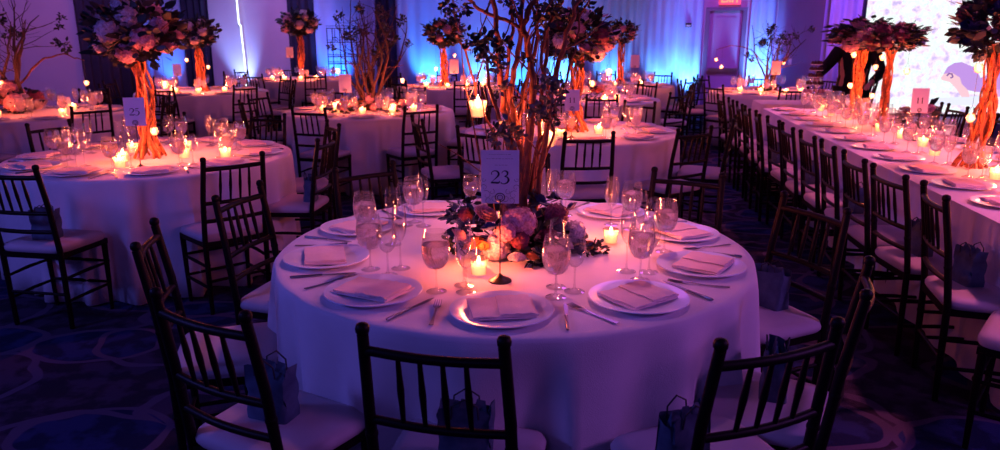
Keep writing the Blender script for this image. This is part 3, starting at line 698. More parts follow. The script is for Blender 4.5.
def arm(t, P, r=.006):
    b = MB(); P = [Vector(p) for p in P]; Q = []
    for i in range(len(P)-1):
        for k in range(4): Q.append(P[i].lerp(P[i+1], k/4) + Vector((RND.gauss(0, .008), RND.gauss(0, .008), RND.gauss(0, .008))))
    Q.append(P[-1]); b.tube(Q, [r*(1-.6*i/len(Q)) for i in range(len(Q))], 6); return link('branch', b.mesh('branch', 'bark'), t)
def column_arrangement(x, y, label, h=.68, rad=.05, top=.30, seed=0, heads=16, dome=('hwhite', 'rpink', 'hwhite', 'rwhite', 'hpink'), group=None, flat=.75, z=TZ, lean=0, strands=17):
    """twisted willow column carrying a dome of flowers"""
    rnd = random.Random(seed); t = thing('tall_flower_arrangement', label, 'flower arrangement', (x, y, z), 0, group)
    for k in range(strands):
        a0 = 2*PI*k/strands; b = MB(); P = []; n = 22; tw = rnd.choice((-1, 1))*rnd.uniform(1.2, 3.0); ph = rnd.random()*6
        for i in range(n+1):
            s = i/n; a = a0 + tw*s + .5*math.sin(5*s*2+ph); rr = rad*(.66 + .40*math.sin(9*s+ph)) + (.05*(1-s*6) if s < 1/6 else 0) + (.05*(s-.9)*10 if s > .9 else 0)
            P.append((rr*math.cos(a) + lean*s, rr*math.sin(a), .004 + s*h))
        b.tube(P, [(.0105, .008, .012)[k % 3]*(1-.35*i/n) for i in range(n+1)], 6); link('willow_strand', b.mesh('willow_strand', 'willow' if k % 4 else 'bark'), t)
    cz = h + top*flat*.55
    foliage(t, (lean, 0, cz), top*.85, 'leaf', flat); foliage(t, (lean, 0, cz+.04), top*1.02, 'leaf', flat); foliage(t, (lean, -.03, cz), top*1.0, 'leaf', flat*.9); foliage(t, (lean+top*.15, top*.1, cz+.03), top*.88, 'leaf', flat*.95); foliage(t, (lean-top*.1, -.02, cz-.03), top*.92, 'leaf_dusty', flat*.8)
    for i in range(heads):
        zz = 1 - 1.75*(i+.5)/heads; a = i*2.39996 + seed; q = math.sqrt(max(0, 1-zz*zz)); R = top*rnd.uniform(.20, .29)
        flower(dome[i % len(dome)], t, (lean + q*math.cos(a)*top*.78, q*math.sin(a)*top*.78, cz + zz*top*.78*flat), R, (rnd.uniform(-.6, .6), rnd.uniform(-.6, .6)))
    for i in range(6):
        a = rnd.random()*6.28; P, r = wander((lean + math.cos(a)*top*.6, math.sin(a)*top*.6, cz), (math.cos(a), math.sin(a), .3), top*.8, .003, .001, rnd, 5)
        b = MB(); b.tube(P, r, 5); link('twig', b.mesh('twig', 'bark'), t)
    return t

def tree_arrangement(x, y, label, H=1.1, spread=.45, seed=0, stems=7, low=.16, heads=9, dome=('hpink', 'rorange', 'hwhite', 'rwine'), z=TZ, leaves=12, r0=.014, group=None, base=True, dirs=None, mt='bark_dark'):
    rnd = random.Random(seed); t = thing('branch_centrepiece', label, 'flower arrangement', (x, y, z), 0, group)
    for k in range(stems):
        a = 2*PI*k/stems + rnd.uniform(-.4, .4); sp = spread*rnd.uniform(.35, 1)
        d = Vector((math.cos(a)*sp, math.sin(a)*sp, H*.9)); P, r = wander((math.cos(a)*.03, math.sin(a)*.03, .01), d, H*rnd.uniform(.75, 1.05), r0, .004, rnd, 10, .16, .03)
        b = MB(); b.tube(P, r, 7)
        for j in (4, 5, 6, 7, 8, 9):
            if rnd.random() < .85:
                dd_ = Vector((rnd.gauss(0, 1), rnd.gauss(0, 1), rnd.uniform(.2, 1.2))); Q, r2 = wander(P[j], dd_, H*rnd.uniform(.2, .4), .005, .0015, rnd, 6, .2, .04); b.tube(Q, r2, 5)
                if rnd.random() < .8:
                    dd2 = Vector((rnd.gauss(0, 1), rnd.gauss(0, 1), rnd.uniform(0, 1))); Q2, r3 = wander(Q[3], dd2, H*.15, .003, .001, rnd, 4); b.tube(Q2, r3, 4)
                if leaves > 0 and rnd.random() < .5: foliage(t, Q[-1], rnd.uniform(.04, .07), 'leaf'); leaves -= 1
        link('branch', b.mesh('branch', mt), t)
    if base:
        foliage(t, (0, 0, low*.45), low*1.15, 'leaf', .5)
        for i in range(heads):
            a = i*2.39996 + seed; q = math.sqrt((i+.6)/heads); R = low*rnd.uniform(.28, .42)
            flower(dome[i % len(dome)], t, (q*math.cos(a)*low*1.05, q*math.sin(a)*low*1.05, R*.85 + (1-q)*low*.8), R, (rnd.uniform(-.5, .5), rnd.uniform(-.5, .5)))
    return t

# ---------------------------------------------------------------- table number card
GLY = {'2': [[(-.42, .62, .5), (-.36, .84, .8), (-.1, .99, 1.0), (.2, .94, 1.6), (.36, .70, 2.2), (.28, .44, 1.9), (.0, .16, 1.0), (-.26, -.08, .6), (-.46, -.26, .6)], [(-.46, -.26, 1.6), (.0, -.27, 2.0), (.36, -.27, 1.8), (.46, -.06, .5)], [(-.42, .62, 1.6), (-.37, .68, 1.6)]],
       '3': [[(-.34, .72, .5), (-.22, .92, .8), (.04, .99, 1.2), (.26, .84, 2.0), (.22, .56, 1.4), (-.06, .40, .6)], [(-.06, .40, .6), (.24, .32, 1.4), (.38, .06, 2.3), (.26, -.22, 1.8), (-.06, -.38, 1.0), (-.34, -.34, .9), (-.42, -.22, 1.3)]],
       '5': [[(.34, .98, 1.0), (-.22, .95, 1.6), (-.30, .95, .7), (-.34, .50, .7)], [(-.34, .50, .7), (.0, .55, 1.0), (.30, .34, 2.0), (.32, .0, 2.3), (.06, -.30, 1.2), (-.28, -.36, .8), (-.42, -.24, 1.3)]],
       '1': [[(-.22, .78, .7), (.02, .98, 1.0), (.02, .9, 2.2), (.02, -.25, 2.2)], [(-.22, -.28, .8), (.26, -.28, .8)]]}
def ribbon(b, P, th, y, s=1, ox=0, oz=0):
    """flat ribbon of varying width in the card plane (x, z), facing -y; P = (x, z, weight)"""
    Q = []
    for i in range(len(P)-1):
        for k in range(5):
            u = k/5; p0 = P[max(i-1, 0)]; p1 = P[i]; p2 = P[i+1]; p3 = P[min(i+2, len(P)-1)]
            Q.append(tuple(.5*((2*p1[j]) + (-p0[j]+p2[j])*u + (2*p0[j]-5*p1[j]+4*p2[j]-p3[j])*u*u + (-p0[j]+3*p1[j]-3*p2[j]+p3[j])*u**3) for j in range(3)))
    Q.append(P[-1]); vs = []
    for i, (x, z, w_) in enumerate(Q):
        a = Q[max(i-1, 0)]; c = Q[min(i+1, len(Q)-1)]; d = Vector((c[0]-a[0], c[1]-a[1])); d = d.normalized() if d.length > 1e-9 else Vector((1, 0)); n = Vector((-d.y, d.x))*th*w_*.5
        vs += [((x*s+n.x)+ox, y, z*s+n.y+oz), ((x*s-n.x)+ox, y, z*s-n.y+oz)]
    b.add(vs, [(2*i, 2*i+1, 2*i+3, 2*i+2) for i in range(len(Q)-1)])
def card(x, y, num, label, zbot, cw=.125, chh=.178, rz=0, base=True, z=TZ, detail=False, tilt=.06):
    t = thing('table_number_card', label, 'table number card', (x, y, z), rz)
    if base:
        b = MB(); b.lathe([(.040, 0), (.040, .004), (.034, .008), (.018, .014), (.008, .022), (.003, .028)], 24, cap0=True); link('stand_base', b.mesh('stand_base', 'dark_steel'), t)
        b = MB(); b.tube([(0, 0, .02), (0, 0, zbot+.012)], .0022, 8); link('stand_rod', b.mesh('stand_rod', 'dark_steel'), t)
        b = MB(); P = [(.016*math.cos(a), -.003, zbot+.022+.014*math.sin(a)) for a in [k*PI/8 for k in range(-4, 13)]]; b.tube(P, .0016, 6); P = [(.009*math.cos(a), -.004, zbot+.022+.008*math.sin(a)) for a in [k*PI/6 for k in range(13)]]; b.tube(P, .0011, 6)
        link('clip_ring', b.mesh('clip_ring', 'dark_steel'), t)
    c = link('card', None, t); b = MB(); b.box((-cw/2, 0, 0), (cw/2, .0012, chh)); me = b.mesh('card', 'card', False); c = bpy.data.objects['card' if False else c.name]; bpy.data.objects.remove(c)
    c = link('card', me, t, (0, .002, zbot), (-tilt, 0, 0))
    b = MB(); s = cw*.25; n = len(num)
    for i, ch in enumerate(num):
        for P in GLY[ch]: ribbon(b, P, .0030*cw/.125, -.0006, s, (i-(n-1)/2)*s*1.02, chh*.44)
    if num: link('number', b.mesh('number', 'ink', False), c)
    if detail:
        b = MB(); rnd = random.Random(3)
        for zz, ww in ((.92, .30), (.84, .36), (.72, .14)):
            x0 = -ww*cw
            while x0 < ww*cw:
                l = rnd.uniform(.004, .010); ribbon(b, [(x0, zz*chh, 1), (x0+l*.5, zz*chh+.0006, 1), (x0+l, zz*chh, 1)], .0009, -.0006); x0 += l+.003
        for sx in (-1, 1):
            for q, (ax, az, R) in enumerate(((.42, .30, .012), (.36, .16, .016), (.22, .22, .010), (.44, .45, .008), (.15, .10, .012), (.30, .06, .012))):
                P = [(sx*(ax*cw + R*(1-k/14)*math.cos(k*.55+q)), az*chh + R*(1-k/14)*math.sin(k*.55+q), 1.1-k*.06) for k in range(12)]; ribbon(b, P, .0011, -.0006)
        link('scrollwork', b.mesh('scrollwork', 'ink', False), c)
    return t

# ================================================================ TABLE 23
T23 = (.055, 2.83, .918)
round_table('draped_round_table', *T23, 'large round table in the foreground carrying the number 23 card', 3)
settings(T23[0], T23[1], .93, -4, 10, 'the large foreground table', True, True)
C23 = 'chairs around table 23'
for x, y, dg, w_ in ((-.155, 1.58, -13, 'with its back to the camera, pushed up to front of table 23'), (.645, 1.59, 22, 'at front right of table 23, slatted back turned slightly'),
        (1.04, 2.0, 63, 'seen edge-on at right of table 23'), (1.28, 2.95, 112, 'beyond the right edge of table 23, gift bag on seat'),
        (-.765, 1.78, -30, 'at front left of table 23, gift bag on seat'), (-1.22, 2.47, -75, 'edge-on at the left of table 23'),
        (-1.145, 3.19, -104, 'behind left of table 23, back leaning over the gap'), (-.70, 3.80, -140, 'at back left of table 23'), (.93, 3.62, 150, 'at back right of table 23, facing the camera'),
        (.10, 4.16, 178, 'at far side of table 23 behind its flowers')):
    chair_top(x, y, dg, 'dark wooden chair ' + w_, C23)
bag(-.745, 1.80, -30, .20, -.03, 'small blue-grey gift bag on the front left chair of table 23')
bag(-.155, 1.60, -13, .16, .03, 'small blue-grey gift bag behind slats of the front chair')
bag(.645, 1.61, 22, .16, -.12, 'small dark gift bag on the front right chair of table 23')
bag(1.28, 2.95, 112, .16, .02, 'gift bag on the chair beyond right edge of table 23')
bag(1.04, 2.0, 60, .22, .02, 'gift bag on the edge-on chair right of table 23')
card(0.0, 2.41, '23', 'table number 23 card on a thin stand, front table', .272, .126, .178, math.radians(-3), detail=True)
votive(-.075, 2.49, 'lit votive candle beside stand of the number 23 card', 'votive candles on table 23', 1.4)
votive(.45, 2.90, 'lit votive candle right of the flowers on table 23', 'votive candles on table 23', 1.6)
votive(.02, 3.22, 'lit votive candle behind the flowers on table 23', 'votive candles on table 23', 1.2)

# the tall bare-branch centrepiece of table 23
bx, by = .04, 2.88
t = thing('branch_centrepiece', 'tall leafy branch centrepiece with low flowers on front table 23', 'flower arrangement', (bx, by, TZ))
org = Vector((bx, by, TZ)); rnd = random.Random(77)
STEMS = [([(522, 212), (513, 150), (505, 110), (500, 75), (497, 40), (493, 0), (490, -40)], .014, 2.92),
         ([(526, 212), (520, 150), (511, 100), (516, 60), (520, 30), (524, 0), (527, -40)], .013, 2.98),
         ([(530, 212), (529, 150), (533, 90), (529, 50), (524, 25), (533, 0), (541, -40)], .015, 2.88),
         ([(533, 210), (538, 150), (541, 100), (545, 60), (549, 20), (556, -40)], .010, 2.96),
         ([(536, 210), (545, 150), (551, 100), (560, 60), (570, 25), (584, -10), (590, -40)], .011, 2.86),
         ([(526, 212), (512, 165), (500, 120), (489, 85), (486, 55)], .009, 2.82),
         ([(466, -12), (472, 3), (482, 11), (494, 16), (508, 21), (520, 28), (528, 42), (531, 70), (530, 120), (530, 200)], .0085, 2.93),
         ([(528, 208), (524, 160), (520, 120), (526, 80), (536, 45), (538, 10), (530, -30)], .011, 3.02),
         ([(524, 208), (516, 170), (512, 130), (506, 95), (508, 60), (512, 20), (508, -30)], .010, 3.0),
         ([(534, 208), (533, 165), (546, 125), (548, 90), (541, 55), (548, 25), (562, 2), (570, -30)], .008, 2.94),
         ([(530, 208), (541, 170), (552, 140), (556, 110), (570, 70), (578, 30), (575, -20)], .006, 2.90),
         ([(521, 208), (507, 170), (492, 130), (478, 95), (468, 60), (455, 20), (452, -20)], .006, 2.96)]
for P, r, Y in STEMS:
    Q = [at(px, py, Y) - org for px, py in P]; k0 = 0
    if P[0][1] > 150: Q[0] = Vector((Q[0].x*.7, (Y-by)*.5, .02))
    else: Q[-1] = Vector((.02, 0, .05))
    # smooth resample
    S_ = []
    for i in range(len(Q)-1):
        for k in range(4):
            u = k/4; p0, p1, p2, p3 = Q[max(i-1, 0)], Q[i], Q[i+1], Q[min(i+2, len(Q)-1)]
            S_.append(.5*((2*p1) + (p2-p0)*u + (2*p0-5*p1+4*p2-p3)*u*u + (3*p1-p0-3*p2+p3)*u**3) + Vector((rnd.gauss(0, .004), rnd.gauss(0, .006), 0)))
    S_.append(Q[-1]); n = len(S_); b = MB()
    rr = [r*(1.05 - .5*i/n) for i in range(n)] if P[0][1] > 150 else [r*(.7 + .4*i/n) for i in range(n)]
    b.tube(S_, rr, 8)
    for i in range(3, n-1, 2):
        if rnd.random() < .22:
            d = Vector((rnd.gauss(0, .8), rnd.gauss(0, .8), rnd.uniform(.5, 1.6))); T_, r2 = wander(S_[i], d, rnd.uniform(.14, .36), .0042, .0014, rnd, 7, .16, .05); b.tube(T_, r2, 5)
    link('branch', b.mesh('branch', 'bark'), t)
for k in range(8):     # thin straight twigs rising out of the flowers
    a = rnd.random()*6.28; P, r = wander((.07*math.cos(a), .06*math.sin(a), .10), (math.cos(a)*.12, math.sin(a)*.12, 1), rnd.uniform(.5, .85), .004, .0015, rnd, 9, .05)
    b = MB(); b.tube(P, r, 5); link('twig', b.mesh('twig', 'bark'), t)
for px, py, Y, R, m in ((468, 38, 2.8, .045, 'leaf'), (477, 45, 2.78, .05, 'leaf'), (487, 42, 2.8, .055, 'leaf'), (495, 52, 2.85, .05, 'leaf'), (485, 58, 2.8, .045, 'leaf_dusty'), (505, 45, 2.85, .045, 'leaf'), (499, 66, 2.8, .04, 'leaf_dusty'),
        (447, 6, 2.8, .04, 'leaf'), (462, 8, 2.8, .045, 'leaf'), (452, 14, 2.8, .03, 'leaf'), (549, 12, 2.85, .05, 'leaf'), (543, 20, 2.85, .05, 'leaf'), (556, 5, 2.9, .05, 'leaf'), (512, 5, 2.9, .045, 'leaf'), (535, 8, 2.9, .04, 'leaf'),
        (547, 82, 2.75, .05, 'leaf_dusty'), (554, 95, 2.75, .05, 'leaf_dusty'), (546, 108, 2.75, .05, 'leaf_dusty'), (535, 113, 2.75, .045, 'leaf_dusty'), (553, 120, 2.75, .035, 'leaf'), (560, 88, 2.8, .035, 'leaf'),
        (508, 128, 2.72, .05, 'leaf_dusty'), (500, 138, 2.7, .05, 'leaf_dusty'), (515, 138, 2.72, .04, 'leaf_dusty'), (495, 130, 2.72, .035, 'leaf'), (527, 60, 2.9, .04, 'leaf'), (570, 18, 2.9, .035, 'leaf'), (585, 5, 2.9, .04, 'leaf'), (500, 88, 2.85, .04, 'leaf_dusty')):
    foliage(t, at(px, py, Y) - org, R*.76, m)
for kd, px, py, Y, R in (('rpink', 487, 213, 2.70, .042), ('hpink', 519, 223, 2.66, .068), ('hwhite', 496, 247, 2.63, .056), ('rorange', 473, 243, 2.60, .040), ('rpink', 461, 235, 2.64, .038), ('hwhite', 574, 232, 2.80, .048), ('rwhite', 517, 257, 2.55, .032),
        ('rorange', 532, 256, 2.56, .027), ('hwine', 556, 215, 2.80, .05), ('rblue', 541, 199, 2.85, .036), ('rblue', 489, 226, 2.58, .030), ('rblue', 571, 206, 2.86, .026), ('rwine', 545, 235, 2.66, .042), ('hpink', 506, 232, 2.60, .042),
        ('rwhite', 566, 243, 2.72, .034), ('hwine', 466, 215, 2.74, .03), ('rpink', 536, 215, 2.9, .04), ('hpink', 510, 205, 2.95, .06), ('hwhite', 480, 212, 3.02, .055), ('rorange', 540, 214, 3.08, .04), ('hwine', 520, 240, 2.60, .036), ('rorange', 590, 246, 2.78, .024), ('rorange', 482, 245, 2.57, .026)):
    p = at(px, py, Y) - org; p.z = max(p.z, R*.8); flower(kd, t, p, R, (rnd.uniform(.1, .8), rnd.uniform(-.4, .4)))
for px, py, Y, R, m in ((500, 240, 2.7, .09, 'leaf'), (530, 240, 2.72, .10, 'leaf'), (555, 240, 2.75, .09, 'leaf'), (470, 225, 2.75, .075, 'leaf'), (515, 225, 2.9, .12, 'leaf'), (455, 215, 2.8, .05, 'leaf_dusty'), (462, 205, 2.85, .05, 'leaf'), (585, 250, 2.74, .05, 'leaf'), (535, 262, 2.6, .05, 'leaf'),
        (548, 262, 2.6, .05, 'leaf'), (600, 252, 2.75, .035, 'leaf'), (455, 245, 2.66, .05, 'leaf'), (540, 205, 2.85, .06, 'leaf_dusty')):
    p = at(px, py, Y) - org; p.z = max(p.z, R*.45); foliage(t, p, R, m, .7)
H23 = 'hanging votives in the branches of table 23'
def lantern(px, py, Y, s, label, pw):
    t_ = thing('hanging_lantern_candle', label, 'candle', at(px, py, Y), 0, H23)
    b = MB(); b.lathe([(.018*s, -.035*s), (.026*s, -.033*s), (.036*s, .03*s), (.034*s, .03*s), (.023*s, -.028*s)], 18, cap0=True); link('glass_cup', b.mesh('glass_cup', 'frosted_cup'), t_)
    b = MB(); b.lathe([(.021*s, -.03*s), (.026*s, .004*s), (.003, .003*s)], 14, cap0=True); link('wax', b.mesh('wax', 'wax'), t_)
    b = MB(); b.lathe([(.001, .003*s), (.007, .012*s), (.009, .02*s), (.004, .04*s), (.0006, .052*s)], 10); link('flame', b.mesh('flame', 'flame'), t_)
    b = MB(); b.tube([(-.035*s, 0, .03*s), (0, 0, .12*s), (.035*s, 0, .03*s)], .0009, 5); b.tube([(0, 0, .12*s), (0, 0, .30*s)], .0009, 5); link('wire', b.mesh('wire', 'dark_steel'), t_)
    p = at(px, py, Y); candle_light((p.x, p.y, p.z + .05*s), pw)
lantern(478, 108, 2.86, 1.0, 'glowing glass candle hanging left of branches above card 23', 2.2)
lantern(548, 138, 2.98, 1.0, 'glowing glass candle hanging right of branches behind card 23', 2.4)

# ================================================================ TABLE 25
T25 = (-2.42, 5.12, .93)
round_table('draped_round_table', *T25, 'round table at left carrying the number 25 card', 8)
settings(*T25, -12, 10, 'the left round table', True, True)
for x, y, dg, w_ in ((-2.56, 3.80, -10, 'nearest the camera at table 25'), (-1.50, 4.12, 42, 'at front right of table 25'), (-1.17, 4.95, 84, 'at right side of table 25, gift bag on seat'), (-1.30, 5.75, 118, 'at right of the left round table, towards the back'),
        (-3.50, 5.76, -115, 'at back left of table 25, leaning left'), (-2.9, 6.4, -160, 'at far side of table 25'), (-2.0, 6.4, 160, 'at back right of the left round table'), (-3.66, 4.75, -75, 'at left of table 25')):
    chair_top(x, y, dg, 'dark wooden chair ' + w_, 'chairs around table 25')
bag(-2.56, 3.80, -10, .17, .02, 'gift bag on the nearest chair of table 25')
bag(-1.17, 4.95, 84, .12, -.02, 'gift bag on the right side chair of table 25')
column_arrangement(-2.40, 5.05, 'tall flower dome on glowing willow column, table 25', .70, .055, .29, 4, 17, ('hwhite', 'hpink', 'rwhite', 'hwhite', 'rpink'))
card(-2.27, 4.62, '25', 'table number 25 card on left round table', .265, .125, .175, math.radians(6))
V25 = 'votive candles on table 25'
for x, y, n_, pw in ((-2.42, 4.66, 'in front of the number 25 card', 2.0), (-2.50, 4.86, 'left of the column', 1.6), (-2.16, 5.02, 'just right of the column', 1.6), (-1.88, 5.03, 'furthest right', 1.6), (-2.28, 5.35, 'behind the column', 1.6), (-2.62, 5.25, 'back left of the column', 1.4)):
    votive(x, y, f'lit votive candle {n_} on table 25', V25, pw)
hanging((-2.22, 4.98, 1.26), 'glowing votive hanging right of the table 25 column', 'hanging votives by columns', 1.4)
hanging((-2.30, 4.92, .96), 'glowing votive low on the table 25 column', 'hanging votives by columns', 1.0)

# ================================================================ OTHER ROUND TABLES
def ring_chairs(cx, cy, r, a0, n, table, only=None, ppl=''):
    for i in range(n):
        if only is not None and i not in only: continue
        A = a0 + 360/n*i; a = math.radians(A); nm = SN[n][round((A % 360)/(360/n)) % n]
        chair_top(cx + r*math.sin(a), cy - r*math.cos(a), A + RND.uniform(-9, 9), f'dark wooden chair {nm} of {table}', 'chairs of ' + table)
def table(cx, cy, R, desc, label, seed, a0, ns, only=None, uniq=True, ca0=None, cn=8, conly=None, gl='gwf', cr=1.36):
    round_table('draped_round_table', cx, cy, R, label, seed, fine=False)
    settings(cx, cy, R, a0, ns, desc, False, False, uniq, () if only is None else [i for i in range(ns) if i not in only], gl)
    ring_chairs(cx, cy, cr, ca0 if ca0 is not None else a0, cn, desc, conly)
# left edge table behind 25
table(-4.95, 8.0, .93, 'left-edge table behind table 25', 'round table at left edge behind table 25', 21, 0, 10, None, True, 5, 8)
t = tree_arrangement(-5.25, 8.05, 'bare branch centrepiece with pink flowers, far left edge', 1.25, .50, 5, 9, .26, 12, ('hpink', 'rpink', 'hwine', 'rwhite'), leaves=14, r0=.024)
arm(t, [(.02, 0, .2), (.35, 0, .55), (.65, -.03, .62), (.86, -.05, .55)], .012)
VG = 'votive candles on the left-edge table'
for x, y, n_ in ((-4.55, 7.75, 'front right of the pink flowers'), (-5.1, 7.55, 'in front of the pink flowers'), (-4.75, 8.3, 'behind the pink flowers')): votive(x, y, f'lit votive candle {n_}, left-edge table', VG, 2.0)
hanging((-5.28, 7.95, 1.08), 'glowing votive low in the far left branches', 'hanging votives in far left branches', 2.2)
hanging((-4.40, 8.0, 1.08), 'glowing votive hanging right of the far left branches', 'hanging votives in far left branches', 1.2, 1.32)
# back left table
table(-4.40, 11.1, .93, 'back left table with slim column', 'round table behind table 25 with orange column', 22, 0, 8, None, True, 0, 8, None, 'gwf')
column_arrangement(-4.40, 11.1, 'flower dome on orange column left of the drape-gap light', .70, .055, .29, 6, 12)
card(-4.60, 10.75, '', 'small pale card left of the back left column', .24, .12, .17)
for k, (dx, dy) in enumerate(((-.25, -.35), (.1, -.4), (.4, -.2), (-.45, 0))): votive(-4.4+dx, 11.1+dy, f'lit votive candle on the back left table, {VW[k]}', 'votives on the back left table', 2.2)
hanging((-4.55, 11.0, 1.22), 'glowing votive hanging left of the back left column', 'hanging votives by columns', 2); hanging((-4.24, 10.98, 1.12), 'glowing votive hanging right of the back left column', 'hanging votives by columns', 2)
# farthest left table
table(-3.75, 14.2, .93, 'farthest left table by the rack', 'farthest round table, in front of the black rack', 23, 0, 8, None, True, -20, 8)
column_arrangement(-3.72, 14.2, 'flower dome on slim orange column before dark drape', .86, .06, .34, 7, 12)
card(-3.85, 13.9, '', 'small pale card at the farthest left column', .40, .13, .19)
for k, (dx, dy) in enumerate(((-.45, -.3), (-.2, -.4), (.1, -.4), (.35, -.25))): votive(-3.75+dx, 14.2+dy, f'lit votive candle on the farthest left table, {VW[k]}', 'votives on the farthest left table', 3)
# middle table with bare tree
table(-1.45, 8.25, .93, 'middle table with bare tree', 'round table in the middle with bare dark tree', 24, 6, 10, None, True, -14, 8)
t = tree_arrangement(-1.45, 8.3, 'bare dark tree centrepiece on the middle round table', 1.22, .50, 15, 13, .16, 10, ('rorange', 'hpink', 'rwhite', 'rorange'), leaves=16, r0=.018)
arm(t, [(0, 0, .2), (-.15, -.1, .5), (-.30, -.2, .62)]); arm(t, [(0, 0, .2), (.2, -.1, .45), (.42, -.2, .5)])
for i, (dx, dy, kd) in enumerate(((-.26, -.15, 'rorange'), (.30, -.1, 'rorange'))):
    t = thing('low_flower_arrangement', ('left' if i == 0 else 'right') + ' low orange flower posy under the bare middle tree', 'flower arrangement', (-1.45+dx, 8.2+dy, TZ))
    foliage(t, (0, 0, .05), .14, 'leaf', .5)
    for k in range(7):
        a = k*2.4; q = math.sqrt((k+.5)/7)*.12; flower(('rorange', 'hwhite', 'hpink')[k % 3], t, (q*math.cos(a), q*math.sin(a), .07 + .03*(k % 2)), .05)
card(-1.64, 7.95, '', 'plain pale card left of the bare middle tree', .22, .13, .19, .1)
for x, y, n_ in ((-1.75, 8.0, 'left of the posies'), (-1.15, 7.95, 'right of the posies'), (-.95, 8.2, 'furthest right'), (-1.45, 7.85, 'between the posies'), (-1.95, 8.2, 'furthest left')): votive(x, y, f'lit votive candle {n_}, middle table', 'votive candles on the middle table', 2.0)
hanging((-1.74, 8.1, 1.20), 'glowing votive hanging left in the bare middle tree', 'hanging votives in middle tree', 2, 1.38); hanging((-1.05, 8.1, 1.10), 'glowing votive hanging right of the bare middle tree', 'hanging votives in middle tree', 2, 1.26)
# far middle table
table(-.72, 12.2, .95, 'far middle table by blue wall', 'round table in front of the blue drape', 25, 0, 8, None, True, 10, 8)
column_arrangement(-.90, 12.2, 'flower dome on orange column before the blue drape', .70, .055, .31, 8, 12)
card(-.72, 11.85, '', 'pale card beside the blue drape column', .22, .14, .22)
for k, (dx, dy) in enumerate(((-.45, -.3), (.2, -.4), (.45, -.2), (-.1, -.45))): votive(-.72+dx, 12.2+dy, f'lit votive candle on the far middle table, {VW[k]}', 'votives on the far middle table', 3)
hanging((-1.02, 12.05, 1.05), 'glowing votive low left on the blue drape column', 'hanging votives by columns', 2); hanging((-.72, 12.05, 1.25), 'glowing votive high right on the blue drape column', 'hanging votives by columns', 2)
# table just behind 23 to the right
T11 = (.62, 6.50, .93)
table(*T11, 'table behind table 23', 'round table directly behind table 23 to the right', 26, 8, 10, None, True, 0, 10, [9, 0, 1, 2, 8, 4, 5, 6], 'gwf', 1.36)
column_arrangement(.66, 6.45, 'large flower dome on orange column behind table 23', .66, .055, .31, 9, 18, ('hpink', 'hwhite', 'rpink', 'hwine', 'rblue', 'hwhite'))
card(.58, 6.0, '11', 'pink-lit table number 11 card behind the branches', .22, .12, .17)
for x, y, n_ in ((.5, 6.12, 'left of the column'), (.84, 6.3, 'just right of the column'), (.95, 6.6, 'far right'), (.42, 6.5, 'far left')): votive(x, y, f'lit votive candle {n_}, table behind 23', 'votive candles on table behind 23', 2.0)
hanging((.78, 6.35, 1.18), 'glowing votive hanging beside the column behind table 23', 'hanging votives by columns', 2)
# second one on the right
table(1.15, 9.8, .93, 'second table behind table 23', 'second round table back on the right side', 27, 4, 10, None, True, 0, 8)
t = thing('low_flower_arrangement', 'low orange and pink flower mound on second table back', 'flower arrangement', (1.15, 9.7, TZ))
foliage(t, (0, 0, .08), .26, 'leaf', .5)
for k in range(14):
    a = k*2.4; q = math.sqrt((k+.5)/14)*.24; flower(('rorange', 'hpink', 'rwine', 'hwhite')[k % 4], t, (q*math.cos(a), q*math.sin(a), .12 + .08*(1-q*4)), .065)
for x, y, n_ in ((.95, 9.4, 'front left'), (1.3, 9.3, 'front'), (1.5, 9.6, 'right'), (.85, 9.7, 'left')): votive(x, y, f'lit votive candle {n_} of the mound, second table back', 'votives on the second table back', 2.6)
hanging((.90, 6.25, 1.28), 'glowing votive high right of the column behind table 23', 'hanging votives by columns', 2)
# far right of centre
table(1.95, 12.5, .93, 'far table left of the door', 'far round table left of the exit door', 28, 0, 8, None, True, 0, 8)
column_arrangement(1.98, 12.4, 'small pink flower dome on column left of door', .74, .05, .24, 10, 11, ('hpink', 'rpink', 'hwhite'))
card(2.15, 12.05, '', 'pink card right of the small far column', .30, .14, .2)
for k, (dx, dy) in enumerate(((-.45, -.3), (-.1, -.4), (.35, -.3))): votive(1.95+dx, 12.5+dy, f'lit votive candle on the far table left of door, {VW[k]}', 'votives on far table left of door', 3)
# in front of the door
table(4.02, 11.0, .93, 'table before the exit door', 'round table in front of the exit door', 29, 0, 8, None, True, -10, 8, [0, 2, 3, 4, 5, 6, 7])
t = tree_arrangement(4.0, 11.2, 'bare dark branches on the table before exit door', 1.0, .45, 31, 8, .12, 7, ('hpink', 'rorange', 'rwine'), leaves=12, r0=.02)
arm(t, [(0, 0, .3), (-.3, 0, .6), (-.6, -.05, .66), (-.84, -.1, .60)], .009)
card(3.93, 10.75, '', 'red-lit card under the bare branches before the door', .26, .13, .19)
for k, (dx, dy) in enumerate(((-.3, -.3), (0, -.45), (.3, -.2), (-.5, 0))): votive(4.02+dx, 11.0+dy, f'lit votive candle on the table before the door, {VW[k]}', 'votives on table before door', 3)
for p, n_ in (((4.12, 11.0, 1.18), 'right of'), ((3.25, 11.1, 1.12), 'far left of'), ((3.18, 11.15, 1.22), 'upper left of')): hanging(p, f'glowing votive {n_} the bare branches before the door', 'hanging votives near the door', 1.5, 1.38)

